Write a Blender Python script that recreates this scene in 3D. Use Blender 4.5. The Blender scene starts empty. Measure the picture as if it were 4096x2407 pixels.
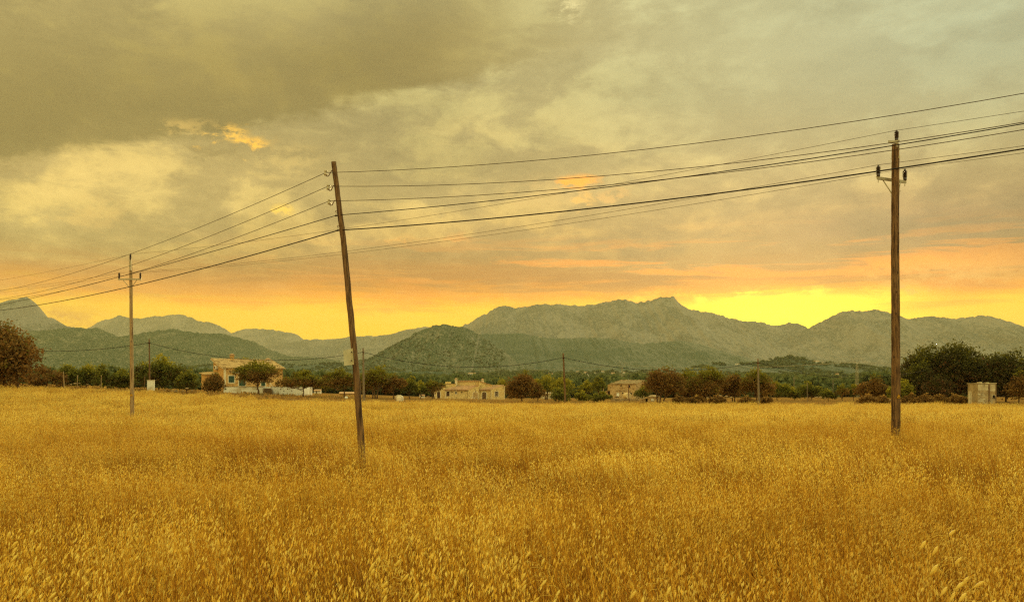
import bpy, math, random
import numpy as np
from mathutils import Vector, Matrix
random.seed(7)
RNG = np.random.default_rng(11)
SC = bpy.context.scene
COL = SC.collection

# ------------------------------------------------------------------ camera
F, CX, HY, CAMZ = 3600.0, 2048.0, 1580.0, 2.0      # focal length, centre column and eye level of the 4096 px photograph
cd = bpy.data.cameras.new('camera')
cam = bpy.data.objects.new('camera', cd); COL.objects.link(cam)
cam.location = (0, 0, CAMZ); cam.rotation_euler = (math.radians(90), 0, 0)
cd.sensor_width = 36.0; cd.sensor_fit = 'HORIZONTAL'
cd.lens = 36.0*F/4096.0
cd.shift_y = (HY-2407/2)/4096.0
cd.clip_start = 0.1; cd.clip_end = 60000
SC.camera = cam
def P(px, py, Y):                                   # the point seen at (px, py) that lies Y metres ahead
    return Vector(((px-CX)/F*Y, Y, CAMZ+(HY-py)/F*Y))
def XA(px, Y): return (px-CX)/F*Y

# ------------------------------------------------------------------ view
SC.view_settings.view_transform = 'Standard'; SC.view_settings.look = 'None'
SC.view_settings.exposure = 0.0; SC.view_settings.gamma = 1.0
SC.view_settings.use_curve_mapping = False
SC.render.engine = 'CYCLES'
SC.cycles.use_denoising = False
SC.cycles.filter_width = 1.3
SC.cycles.max_bounces = 8; SC.cycles.diffuse_bounces = 2; SC.cycles.transmission_bounces = 4
SC.cycles.transparent_max_bounces = 8; SC.cycles.volume_bounces = 1

def lin(r, g, b, k=1.0):
    f = lambda c: ((c/255.0+0.055)/1.055)**2.4 if c/255.0 > 0.04045 else c/255.0/12.92
    return (f(r)*k, f(g)*k, f(b)*k, 1.0)

# ------------------------------------------------------------------ node helper
class N:
    def __init__(s, tree): s.t = tree
    def node(s, typ, **kw):
        n = s.t.nodes.new(typ)
        for k, v in kw.items(): setattr(n, k, v)
        return n
    def put(s, sock, v):
        if isinstance(v, bpy.types.NodeSocket): s.t.links.new(v, sock)
        elif v is not None: sock.default_value = v
    def m(s, op, a, b=None, c=None, clamp=False):
        n = s.node('ShaderNodeMath', operation=op, use_clamp=clamp)
        s.put(n.inputs[0], a)
        if b is not None: s.put(n.inputs[1], b)
        if c is not None: s.put(n.inputs[2], c)
        return n.outputs[0]
    def add(s, a, b): return s.m('ADD', a, b)
    def sub(s, a, b): return s.m('SUBTRACT', a, b)
    def mul(s, a, b): return s.m('MULTIPLY', a, b)
    def step(s, a, lo, hi):                          # smoothstep
        n = s.node('ShaderNodeMapRange', interpolation_type='SMOOTHSTEP')
        s.put(n.inputs[0], a); s.put(n.inputs[1], lo); s.put(n.inputs[2], hi)
        n.inputs[3].default_value = 0; n.inputs[4].default_value = 1
        return n.outputs[0]
    def mix(s, f, a, b, mode='MIX'):
        n = s.node('ShaderNodeMix', data_type='RGBA', blend_type=mode, clamp_factor=True)
        s.put(n.inputs[0], f); s.put(n.inputs[6], a); s.put(n.inputs[7], b)
        return n.outputs[2]
    def noise(s, vec, scale, detail=4, rough=0.5, dist=0.0, lac=2.0):
        n = s.node('ShaderNodeTexNoise', noise_dimensions='3D')
        if vec is not None: s.t.links.new(vec, n.inputs['Vector'])
        n.inputs['Scale'].default_value = scale; n.inputs['Detail'].default_value = detail
        n.inputs['Roughness'].default_value = rough; n.inputs['Distortion'].default_value = dist
        return n.outputs[0]
    def ramp(s, f, stops, interp='LINEAR'):
        n = s.node('ShaderNodeValToRGB'); cr = n.color_ramp; cr.interpolation = interp
        while len(cr.elements) < len(stops): cr.elements.new(0.5)
        for e, (p, c) in zip(cr.elements, stops): e.position = p; e.color = c
        s.put(n.inputs[0], f); return n.outputs[0]
    def xyz(s, x, y, z):
        n = s.node('ShaderNodeCombineXYZ'); s.put(n.inputs[0], x); s.put(n.inputs[1], y); s.put(n.inputs[2], z)
        return n.outputs[0]
    def gauss(s, a, b, a0, b0, sa, sb):
        u = s.m('DIVIDE', s.sub(a, a0), sa); v = s.m('DIVIDE', s.sub(b, b0), sb)
        return s.m('EXPONENT', s.mul(s.add(s.mul(u, u), s.mul(v, v)), -1.0))

# ------------------------------------------------------------------ sky (world)
SUN_AZ, SUN_EL = math.radians(15.5), math.radians(10.0)
def azel(px, py):
    az = math.atan((px-CX)/F); return math.degrees(az), math.degrees(math.atan((HY-py)/F*math.cos(az)))
world = bpy.data.worlds.new('World'); SC.world = world; world.use_nodes = True
wt = world.node_tree; wt.nodes.clear(); w = N(wt)
tc = w.node('ShaderNodeTexCoord'); sep = w.node('ShaderNodeSeparateXYZ'); wt.links.new(tc.outputs['Generated'], sep.inputs[0])
dx, dy, dz = sep.outputs
az = w.mul(w.m('ARCTAN2', dx, dy), 57.29578); el = w.mul(w.m('ARCSINE', dz), 57.29578)
elc = w.m('MAXIMUM', el, 0.0)
den = w.add(w.m('MAXIMUM', dz, 0.0), 0.13)
Pc = w.xyz(w.m('DIVIDE', dx, den), w.m('DIVIDE', dy, den), 0.0)
Pa = w.xyz(w.mul(az, 0.115), w.mul(el, 0.24), 3.1)
nL = w.noise(Pc, 1.15, 9, 0.55, 0.6)
nF = w.noise(Pa, 1.15, 9, 0.58, 0.45)
nG = w.noise(Pa, 3.3, 8, 0.66, 0.35)
nH = w.noise(Pa, 9.0, 6, 0.68, 0.3); cH = w.sub(nH, 0.5)
nA = w.noise(w.xyz(w.mul(az, 0.05), w.mul(el, 0.10), 9.0), 1.0, 7, 0.5, 0.8)
nS = w.noise(w.xyz(w.mul(az, 0.09), w.mul(el, 1.1), 5.0), 1.0, 9, 0.62, 0.5)
cF, cG, cL, cS, cA = (w.sub(n, 0.5) for n in (nF, nG, nL, nS, nA))
elp = w.add(elc, w.add(w.mul(cS, 3.4), w.mul(cF, 2.0)))
t = w.m('DIVIDE', elp, 40.0, clamp=True)
glowc = w.ramp(t, [(0.0, lin(255, 182, 8, 1.3)), (2.6/40, lin(255, 197, 8, 1.35)), (5.3/40, lin(255, 198, 10, 1.38)), (6.2/40, lin(255, 164, 20, 1.2)),
                   (7.0/40, lin(214, 138, 46, 1.05)), (8.3/40, lin(188, 142, 68)), (10.6/40, lin(198, 164, 88)), (13/40, lin(206, 180, 104)),
                   (16/40, lin(190, 176, 108)), (19/40, lin(186, 177, 112)), (24/40, lin(200, 194, 132)), (1.0, lin(206, 202, 150))])
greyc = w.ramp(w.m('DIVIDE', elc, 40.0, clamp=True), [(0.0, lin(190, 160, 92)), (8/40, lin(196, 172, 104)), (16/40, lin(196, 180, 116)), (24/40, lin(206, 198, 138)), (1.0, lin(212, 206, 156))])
gl = w.gauss(az, el, 8.0, 0.0, 62.0, 400.0)
col = w.mix(gl, greyc, glowc)
# cooler, greener cloud to the right and high up; warmer to the left
col = w.mix(w.mul(w.mul(w.step(az, -6.0, 34.0), w.step(el, 9.0, 21.0)), 0.92), col, lin(182, 194, 156))
col = w.mix(w.mul(w.mul(w.step(az, -2.0, -30.0), w.step(el, 6.0, 10.0)), 0.5), col, lin(206, 182, 92))
# cream cloud bank on the left
col = w.mix(w.mul(w.gauss(w.add(az, w.mul(cF, 14)), w.add(el, w.mul(cG, 3.5)), -19.5, 12.3, 10.5, 2.6), 0.75), col, lin(230, 203, 118, 1.06))
col = w.mix(w.mul(w.gauss(w.add(az, w.mul(cF, 10)), w.add(el, w.mul(cG, 3.0)), -28.0, 9.4, 9.0, 2.0), 0.5), col, lin(222, 200, 112))
# heavy dark cloud, upper left, with a soft flat base
eb = w.add(w.add(12.7, w.mul(w.add(az, 29.6), 0.245)), w.add(w.mul(cF, 2.6), w.mul(cG, 1.8)))
up = w.sub(el, eb)
dm = w.mul(w.step(up, -0.4, 0.7), w.mul(w.step(up, 10.5, 1.6), w.step(w.add(az, w.mul(cF, 10)), 9.0, -7.0)))
col = w.mix(w.mul(dm, 0.93), col, lin(150, 134, 70))
# mauve-grey cloud to the right above the glow, grey cloud in the middle
col = w.mix(w.mul(w.gauss(w.add(az, w.mul(cF, 10)), w.add(el, w.mul(cG, 2.4)), 25.5, 10.0, 11.5, 2.1), 0.95), col, lin(154, 128, 88))
col = w.mix(w.mul(w.gauss(w.add(az, w.mul(cF, 9)), w.add(el, w.mul(cG, 2.2)), 9.5, 8.9, 8.0, 1.3), 0.6), col, lin(162, 134, 80))
col = w.mix(w.mul(w.gauss(w.add(az, w.mul(cF, 8)), w.add(el, w.mul(cG, 2.4)), -6.0, 14.6, 7.0, 2.4), 0.55), col, lin(172, 160, 98))
# sun behind thin cloud, just above the saddle
sg = w.gauss(w.add(az, w.mul(cS, 6)), w.add(el, w.mul(cG, 1.0)), 16.4, 4.7, 6.4, 1.45)
col = w.mix(w.mul(w.step(sg, 0.05, 0.95), 0.95), col, (3.0, 2.2, 0.03, 1))
st = w.mul(w.gauss(az, w.add(el, w.mul(cG, 1.6)), 15.5, 6.15, 6.5, 0.45), w.step(nG, 0.44, 0.62))
col = w.mix(w.mul(st, 0.85), col, (2.6, 1.9, 0.06, 1))
# relief of the clouds
puff = w.step(w.add(nF, w.mul(cG, 0.35)), 0.44, 0.60); bank = w.step(w.add(nA, w.mul(cF, 0.3)), 0.42, 0.60)
calm = w.m('MAXIMUM', dm, w.mul(w.step(az, 2.0, 14.0), w.step(el, 12.0, 18.0)))
rel = w.add(w.add(0.85, w.add(w.mul(w.mul(puff, w.sub(1.0, w.mul(calm, 0.6))), 0.15), w.mul(bank, 0.15))), w.mul(w.sub(1.0, w.mul(calm, 0.65)), w.add(w.mul(cF, 0.30), w.add(w.add(w.mul(cG, 0.62), w.mul(cH, 0.22)), w.mul(cL, 0.3)))))
col = w.mix(w.mul(w.mul(w.sub(1.0, puff), w.mul(w.step(el, 6.5, 10.0), w.sub(1.0, w.mul(calm, 0.7)))), 0.34), col, lin(170, 154, 106))
col = w.mix(w.mul(w.mul(w.mul(puff, bank), w.gauss(az, el, -12.0, 11.0, 20.0, 5.5)), 0.35), col, lin(236, 202, 112))
rel = w.m('MAXIMUM', rel, 0.55)
relk = w.mix(w.step(el, 4.0, 9.0), (1, 1, 1, 1), w.xyz(rel, rel, rel))
col = w.mix(1.0, col, relk, 'MULTIPLY')
# the break in the cloud and the edges that catch the low sun
def spot(px, py, sa, sb, c, k, wa=4.0, wb=2.4, cut=0.42):
    global col
    a0, e0 = azel(px, py)
    g = w.gauss(w.add(az, w.add(w.mul(cG, wa*1.3), w.mul(cH, wa*.7))), w.add(el, w.add(w.mul(cG, wb), w.mul(cH, wb*.6))), a0, e0, sa, sb)
    g = w.step(w.mul(g, w.add(0.72, w.add(w.mul(cG, 1.8), w.mul(cH, 2.2)))), cut*0.35, cut*2.3)
    col = w.mix(w.mul(g, k), col, c)
spot(900, 600, 2.0, 1.0, lin(160, 142, 84), 0.85)
spot(920, 535, 1.3, 0.62, lin(255, 200, 76, 1.25), 1.0)
spot(1010, 578, 1.2, 0.62, lin(255, 196, 66, 1.3), 1.0)
spot(760, 500, 1.6, 0.5, lin(232, 196, 104), 0.6)
spot(1135, 838, 0.8, 0.36, lin(255, 214, 90, 1.15), 0.95, 1.6, 1.0, 0.3)
spot(2230, 770, 3.4, 1.3, lin(226, 192, 112), 0.75)
spot(2325, 722, 1.5, 0.42, lin(255, 172, 56, 1.3), 1.0, 5.0, 1.6, 0.34)
spot(2350, 790, 0.7, 0.9, lin(250, 196, 96, 1.1), 0.8)
spot(3700, 1050, 4.0, 0.5, lin(255, 176, 64, 1.1), 0.8, cut=.3)
spot(2480, 770, 1.0, 0.5, lin(240, 190, 104, 1.05), 0.7)
spot(1850, 945, 1.0, 0.4, lin(244, 178, 90, 1.05), 0.7)
spot(1600, 965, 1.0, 0.35, lin(250, 186, 90, 1.05), 0.7)
spot(2300, 20, 0.8, 0.8, lin(240, 230, 160), 0.8)
spot(400, 860, 2.2, 1.4, lin(226, 190, 104), 0.5)
spot(1160, 640, 2.6, 1.3, lin(224, 196, 112), 0.6)
streak = w.mul(w.step(nS, 0.49, 0.58), w.gauss(az, el, 13.0, 7.6, 22.0, 1.7))
col = w.mix(w.mul(streak, 0.9), col, lin(255, 158, 50, 1.15))
streak2 = w.mul(w.step(nS, 0.52, 0.42), w.gauss(az, el, 6.0, 7.1, 40.0, 1.1))
col = w.mix(w.mul(streak2, 0.8), col, lin(182, 128, 62))
spot(3850, 1080, 5.0, 1.0, lin(240, 178, 84, 1.05), 0.75)
spot(300, 1150, 9.0, 0.5, lin(214, 160, 76), 0.6, 8.0, 1.6)
spot(240, 1275, 2.4, 0.9, lin(214, 150, 70), 0.8, 5.0, 3.0)
col = w.mix(1.0, col, (1.0, 0.955, 0.97, 1), 'MULTIPLY')
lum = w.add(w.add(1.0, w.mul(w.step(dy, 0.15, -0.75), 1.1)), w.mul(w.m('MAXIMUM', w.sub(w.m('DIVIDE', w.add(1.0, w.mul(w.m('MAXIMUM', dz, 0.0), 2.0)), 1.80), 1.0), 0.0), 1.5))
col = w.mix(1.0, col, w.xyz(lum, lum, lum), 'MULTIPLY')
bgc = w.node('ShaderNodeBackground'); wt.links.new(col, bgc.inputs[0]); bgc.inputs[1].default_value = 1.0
nis = w.node('ShaderNodeTexSky', sky_type='NISHITA'); nis.sun_disc = False
nis.sun_elevation = SUN_EL; nis.sun_rotation = SUN_AZ; nis.altitude = 50; nis.air_density = 1.0; nis.dust_density = 3.0
bgn = w.node('ShaderNodeBackground'); wt.links.new(nis.outputs[0], bgn.inputs[0]); bgn.inputs[1].default_value = 0.003
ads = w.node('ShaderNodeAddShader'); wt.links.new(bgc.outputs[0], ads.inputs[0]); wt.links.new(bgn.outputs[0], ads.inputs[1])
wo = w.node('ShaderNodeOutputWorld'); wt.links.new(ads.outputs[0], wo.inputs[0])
world.cycles.sampling_method = 'MANUAL'; world.cycles.sample_map_resolution = 1024

# ------------------------------------------------------------------ sun, low behind thin cloud
sl = bpy.data.lights.new('sun', 'SUN'); sun = bpy.data.objects.new('sun', sl); COL.objects.link(sun)
sl.energy = 3.0; sl.angle = math.radians(12); sl.color = (1.0, 0.74, 0.34)
S = Vector((math.sin(SUN_AZ)*math.cos(SUN_EL), math.cos(SUN_AZ)*math.cos(SUN_EL), math.sin(SUN_EL)))
sun.rotation_euler = S.to_track_quat('Z', 'Y').to_euler(); sun.location = (20, 60, 60)

# ------------------------------------------------------------------ numpy noise
def _h(ix, iy, seed):
    n = (ix.astype(np.int64)*374761393 + iy.astype(np.int64)*668265263 + seed*974711) & 0xffffffff
    n = ((n ^ (n >> 13))*1274126177) & 0xffffffff
    n = (n ^ (n >> 16)) & 0xffffffff
    return n/4294967295.0
def vnoise(x, y, seed=0):
    x = np.asarray(x, float); y = np.asarray(y, float)
    ix, iy = np.floor(x), np.floor(y); fx, fy = x-ix, y-iy
    fx = fx*fx*fx*(fx*(fx*6-15)+10); fy = fy*fy*fy*(fy*(fy*6-15)+10)
    a, b = _h(ix, iy, seed), _h(ix+1, iy, seed); c, d = _h(ix, iy+1, seed), _h(ix+1, iy+1, seed)
    return (a*(1-fx)+b*fx)*(1-fy)+(c*(1-fx)+d*fx)*fy
def fbm(x, y, oct=5, seed=0, gain=0.5):
    s = 0; a = 1; tot = 0
    for o in range(oct):
        s = s+a*vnoise(np.asarray(x)*2**o+o*17.3, np.asarray(y)*2**o-o*9.1, seed+o); tot += a; a *= gain
    return s/tot
def ridged(x, y, oct=5, seed=0):
    s = 0; a = 1; tot = 0
    for o in range(oct):
        s = s+a*(1-abs(2*vnoise(np.asarray(x)*2**o+o*7.7, np.asarray(y)*2**o+o*3.3, seed+o)-1)); tot += a; a *= .5
    return s/tot
def sstep(a, b, v):
    u = np.clip((np.asarray(v, float)-a)/(b-a), 0, 1); return u*u*(3-2*u)

# ------------------------------------------------------------------ ground height
def ground(X, Y):
    X = np.asarray(X, float); Y = np.asarray(Y, float)
    p110 = np.interp(X, [-90, -62, -44, -35, -23, -1.5, 62], [2.7, 2.15, 1.3, .98, .36, -.02, -.08])
    p125 = np.interp(X, [-100, -71, -50.3, -39.9, -20.8, 7, 33, 71], [4.0, 3.2, 2.35, 1.68, 1.15, .72, .68, .72])
    p165 = np.interp(X, [-120, -94, -52.6, -43.4, -29.7, 0, 94], [4.6, 4.0, 2.5, 2.3, 1.7, .92, 1.0])
    p220 = np.interp(X, [-125, -70, -19, 30, 125], [4, 2.8, .95, .95, 1.3])
    near = 0.30*(1-sstep(2.2, 9.5, Y)) + 0.10*(fbm(X/7, Y/7, 3, 5)-.5) + 0.25*(fbm(X/26, Y/26, 2, 9)-.5)*sstep(8, 20, Y)
    z = p110*sstep(45, 108, Y)+near
    z = z+(p125-z)*sstep(112, 119, Y)
    z = z+(p165-z)*sstep(130, 160, Y)
    z = z+(p220-z)*sstep(180, 212, Y)
    vz = np.interp(Y, [450, 700, 1300, 2200, 3000, 5000, 14500], [1.3, 4, 19, 48, 80, 110, 120])
    vz = vz+sstep(450, 1500, Y)*14*(fbm(X/420, Y/420, 3, 3)-.5)
    z = z+(vz-z)*sstep(330, 470, Y)
    return z
def gz(x, y): return float(ground(x, y))

# ------------------------------------------------------------------ mesh helpers
def link(o, parent=None):
    COL.objects.link(o)
    if parent is not None: o.parent = parent
    return o
def tag(o, label=None, cat=None, group=None, kind=None):
    for k, v in (('label', label), ('category', cat), ('group', group), ('kind', kind)):
        if v: o[k] = v
    return o
def empty(name, loc, rz=0.0, **kw):
    o = bpy.data.objects.new(name, None); o.location = loc; o.rotation_euler = (0, 0, rz); o.empty_display_size = .2
    link(o); return tag(o, **kw)
def np_mesh(name, V, Fq, mats=(), tone=None, smooth=False, midx=None):
    V = np.asarray(V, np.float32); Fq = np.asarray(Fq, np.int32)
    me = bpy.data.meshes.new(name); n, k = Fq.shape
    me.vertices.add(len(V)); me.vertices.foreach_set('co', V.ravel())
    me.loops.add(n*k); me.loops.foreach_set('vertex_index', Fq.ravel())
    me.polygons.add(n); me.polygons.foreach_set('loop_start', np.arange(0, n*k, k, dtype=np.int32))
    try: me.polygons.foreach_set('loop_total', np.full(n, k, np.int32))
    except Exception: pass
    for m_ in mats: me.materials.append(m_)
    if midx is not None: me.polygons.foreach_set('material_index', np.asarray(midx, np.int32))
    if smooth: me.polygons.foreach_set('use_smooth', np.ones(n, bool))
    if tone is not None:
        a = me.attributes.new('tone', 'FLOAT', 'POINT'); a.data.foreach_set('value', np.asarray(tone, np.float32))
    me.update(calc_edges=True); me.validate(); return me
class MB:
    def __init__(s): s.v = []; s.f = []
    def box(s, lo, hi, M=None, taper=0.0):
        x0, y0, z0 = lo; x1, y1, z1 = hi; b = len(s.v)
        c = [Vector(p) for p in ((x0, y0, z0), (x1, y0, z0), (x1, y1, z0), (x0, y1, z0), (x0, y0, z1), (x1, y0, z1), (x1, y1, z1), (x0, y1, z1))]
        s.v += [tuple(M @ q) if M else tuple(q) for q in c]
        s.f += [tuple(b+i for i in q) for q in ((3, 2, 1, 0), (4, 5, 6, 7), (0, 1, 5, 4), (1, 2, 6, 5), (2, 3, 7, 6), (3, 0, 4, 7))]
        return s
    def prism(s, bottom, top):
        b = len(s.v); n = len(bottom); s.v += [tuple(p) for p in bottom]+[tuple(p) for p in top]
        s.f.append(tuple(b+i for i in reversed(range(n)))); s.f.append(tuple(b+n+i for i in range(n)))
        for i in range(n): j = (i+1) % n; s.f.append((b+i, b+j, b+n+j, b+n+i))
        return s
    def slab(s, quad, th):                            # a thick sheet whose top is the quad
        q = [Vector(p) for p in quad]; nrm = (q[1]-q[0]).cross(q[3]-q[0]).normalized()
        if nrm.z < 0: nrm = -nrm
        return s.prism([p-nrm*th for p in q], q)
    def face(s, pts):
        b = len(s.v); s.v += [tuple(p) for p in pts]; s.f.append(tuple(range(b, b+len(pts)))); return s
    def tube(s, pts, rad, n=8, cap=True):
        pts = [Vector(p) for p in pts]; m = len(pts)
        if not isinstance(rad, (list, tuple)): rad = [rad]*m
        b = len(s.v); u = None
        for i, p in enumerate(pts):
            d = (pts[min(i+1, m-1)]-pts[max(i-1, 0)])
            d = d.normalized() if d.length > 1e-9 else Vector((0, 0, 1))
            if u is None:
                u = d.cross(Vector((0, 0, 1)) if abs(d.z) < .9 else Vector((1, 0, 0))).normalized()
            else:
                u = (u-d*u.dot(d)).normalized()
            v = d.cross(u)
            for k in range(n):
                a = 2*math.pi*k/n; s.v.append(tuple(p+(u*math.cos(a)+v*math.sin(a))*rad[i]))
        for i in range(m-1):
            for k in range(n):
                j = (k+1) % n; s.f.append((b+i*n+k, b+i*n+j, b+(i+1)*n+j, b+(i+1)*n+k))
        if cap:
            s.f.append(tuple(b+k for k in reversed(range(n)))); s.f.append(tuple(b+(m-1)*n+k for k in range(n)))
        return s
    def lathe(s, prof, n=16, o=(0, 0, 0)):            # profile of (radius, height)
        b = len(s.v); m = len(prof)
        for r, z in prof:
            for k in range(n):
                a = 2*math.pi*k/n; s.v.append((o[0]+r*math.cos(a), o[1]+r*math.sin(a), o[2]+z))
        for i in range(m-1):
            for k in range(n):
                j = (k+1) % n; s.f.append((b+i*n+k, b+i*n+j, b+(i+1)*n+j, b+(i+1)*n+k))
        s.f.append(tuple(b+k for k in reversed(range(n)))); s.f.append(tuple(b+(m-1)*n+k for k in range(n)))
        return s
    def mesh(s, name, mat, smooth=False):
        me = bpy.data.meshes.new(name); me.from_pydata(s.v, [], s.f); me.materials.append(mat)
        if smooth: me.polygons.foreach_set('use_smooth', np.ones(len(me.polygons), bool))
        me.update(); return me
    def build(s, name, mat, parent=None, smooth=False, loc=None, rz=0.0):
        o = bpy.data.objects.new(name, s.mesh(name, mat, smooth))
        if loc is not None: o.location = loc
        o.rotation_euler = (0, 0, rz)
        return link(o, parent)

# ------------------------------------------------------------------ materials
MATS = {}
def mat_base(name, rough=0.8, spec=0.3):
    m_ = bpy.data.materials.new(name); m_.use_nodes = True; t_ = m_.node_tree; t_.nodes.clear(); n = N(t_)
    b = n.node('ShaderNodeBsdfPrincipled'); b.inputs['Roughness'].default_value = rough
    b.inputs['Specular IOR Level'].default_value = spec
    o = n.node('ShaderNodeOutputMaterial'); t_.links.new(b.outputs[0], o.inputs[0]); return m_, n, b, o
def bump(n, b, h, strength=0.5, dist=0.02):
    bn = n.node('ShaderNodeBump'); bn.inputs['Strength'].default_value = strength; bn.inputs['Distance'].default_value = dist
    n.put(bn.inputs['Height'], h); n.t.links.new(bn.outputs[0], b.inputs['Normal'])
def noisy(name, c1, c2, scale=3.0, rough=0.85, bmp=0.3, bd=0.02, c3=None, s3=0.7, metal=0.0, stretch=None, spec=0.25):
    m_, n, b, o = mat_base(name, rough, spec); b.inputs['Metallic'].default_value = metal
    tcn = n.node('ShaderNodeTexCoord'); v = tcn.outputs['Object']
    if stretch:
        mp = n.node('ShaderNodeMapping'); mp.inputs['Scale'].default_value = stretch; n.t.links.new(v, mp.inputs[0]); v = mp.outputs[0]
    f = n.noise(v, scale, 8, 0.6); c = n.mix(n.step(f, .35, .65), c1+(1,), c2+(1,))
    if c3: c = n.mix(n.step(n.noise(v, s3, 5, .55), .5, .64), c, c3+(1,))
    n.put(b.inputs['Base Color'], c); bump(n, b, n.noise(v, scale*4, 6, .6), bmp, bd); MATS[name] = m_; return m_
M_wood = noisy('weathered_pole_wood', (.29, .17, .07), (.12, .065, .028), 7, .85, .8, .012, (.065, .036, .016), 3.2, stretch=(6, 6, .5))
M_wood_pale = noisy('pale_pole_wood', (.50, .36, .18), (.34, .22, .10), 6, .85, .6, .01, (.20, .12, .05), 2.0, stretch=(6, 6, .5))
M_wood_grey = noisy('grey_post_wood', (.30, .24, .15), (.18, .13, .08), 6, .9, .5, .01, stretch=(5, 5, .5))
M_galv = noisy('galvanised_steel', (.55, .50, .32), (.42, .38, .25), 12, .55, .15, .003, metal=.3)
M_rust = noisy('rusty_iron', (.20, .08, .03), (.12, .05, .02), 30, .8, .4, .003)
M_glaze = noisy('brown_glazed_porcelain', (.035, .018, .010), (.05, .025, .012), 15, .25, .05, .001, spec=.6)
M_porc = noisy('pale_insulator_glass', (.62, .56, .36), (.50, .44, .26), 20, .25, .1, .002, spec=.6)
M_black = noisy('black_cable', (.018, .014, .010), (.03, .022, .014), 20, .5, .1, .002)
M_copper = noisy('bare_wire', (.06, .035, .014), (.09, .05, .02), 20, .6, .1, .002)
M_plate = noisy('pale_sheet_metal', (.62, .60, .38), (.52, .50, .30), 5, .6, .2, .004)
M_yellow = noisy('yellow_sign_paint', (.85, .45, .02), (.75, .38, .02), 30, .6, .1, .002)
M_ink = noisy('black_sign_ink', (.02, .015, .01), (.03, .02, .01), 20, .6, .05, .001)
M_white = noisy('whitewash', (.90, .90, .74), (.80, .79, .62), 1.6, .9, .3, .01, (.62, .56, .38), .6)
M_trim = noisy('pale_dressed_stone', (.88, .78, .52), (.76, .65, .40), 3, .85, .3, .01)
M_green = noisy('green_shutter_paint', (.06, .13, .075), (.045, .09, .055), 6, .6, .1, .003)
M_door = noisy('dark_brown_door_wood', (.10, .055, .025), (.06, .03, .015), 8, .7, .3, .004, stretch=(6, 6, 1))
M_dark = noisy('unlit_opening', (.02, .014, .009), (.03, .02, .012), 3, .9, .1, .01)
M_step = noisy('brown_stone_step', (.26, .17, .08), (.18, .11, .05), 5, .9, .4, .01)
M_soil = noisy('dark_dry_soil', (.12, .065, .022), (.20, .12, .045), .8, .95, .8, .08, (.07, .04, .016), .25)
M_rock = noisy('pale_field_stone', (.46, .34, .17), (.32, .22, .11), 2.5, .95, .8, .05)
M_plastic = noisy('faded_wrap', (.60, .50, .30), (.44, .34, .19), 3, .7, .5, .02, (.36, .2, .1), 1.5)
M_conc = noisy('rendered_blockwork', (.72, .64, .40), (.52, .43, .25), 1.2, .95, .5, .02, (.22, .16, .08), .8)
M_concd = noisy('stained_blockwork', (.54, .42, .22), (.36, .26, .12), 2.0, .95, .6, .02, (.45, .36, .2), .9)
M_bark = noisy('tree_bark', (.20, .12, .055), (.12, .07, .035), 5, .95, .8, .03, stretch=(3, 3, .8))
M_hay = noisy('round_hay_straw', (.82, .66, .34), (.64, .46, .20), 9, .95, .7, .03)
def stone_wall(name, ca, cb, mortar, scale):
    m_, n, b, o = mat_base(name, .95, .15); tcn = n.node('ShaderNodeTexCoord'); v = tcn.outputs['Object']
    vo = n.node('ShaderNodeTexVoronoi', feature='F1'); vo.inputs['Scale'].default_value = scale; n.t.links.new(v, vo.inputs['Vector'])
    vd = n.node('ShaderNodeTexVoronoi', feature='DISTANCE_TO_EDGE'); vd.inputs['Scale'].default_value = scale; n.t.links.new(v, vd.inputs['Vector'])
    sx = n.node('ShaderNodeSeparateXYZ'); n.t.links.new(vo.outputs['Color'], sx.inputs[0])
    c = n.mix(sx.outputs[0], ca+(1,), cb+(1,)); c = n.mix(n.step(sx.outputs[1], .78, .95), c, tuple(q*.7 for q in cb)+(1,))
    c = n.mix(n.step(vd.outputs['Distance'], .10, .03), c, mortar+(1,))
    c = n.mix(n.mul(n.step(n.noise(v, .5, 5), .4, .7), .4), c, mortar+(1,))
    n.put(b.inputs['Base Color'], c); bump(n, b, n.step(vd.outputs['Distance'], 0, .15), .6, .05); return m_
M_stoneL = stone_wall('orange_rubble_stone', (.82, .52, .18), (.52, .27, .08), (.82, .56, .22), 4.4)
M_stoneM = stone_wall('ochre_rubble_stone', (.84, .66, .28), (.62, .44, .16), (.84, .66, .30), 4.0)
M_stoneR = stone_wall('weathered_brown_stone', (.62, .44, .20), (.42, .26, .10), (.62, .45, .21), 2.2)
def tile_mat(name, c1, c2, c3):
    m_, n, b, o = mat_base(name, .9, .15); tcn = n.node('ShaderNodeTexCoord'); v = tcn.outputs['Object']
    c = n.mix(n.noise(v, 5, 6, .6), c1+(1,), c2+(1,)); c = n.mix(n.step(n.noise(v, .9, 6, .7), .44, .58), c, c3+(1,))
    n.put(b.inputs['Base Color'], c); bump(n, b, n.noise(v, 14, 4), .4, .02); return m_
M_tileL = tile_mat('lichened_roof_tile', (.76, .58, .28), (.56, .38, .16), (.36, .24, .10))
M_tileM = tile_mat('pink_clay_tile', (.70, .43, .22), (.58, .34, .16), (.46, .29, .14))
M_tileR = tile_mat('old_brown_tile', (.60, .46, .23), (.42, .30, .13), (.28, .18, .07))

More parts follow.
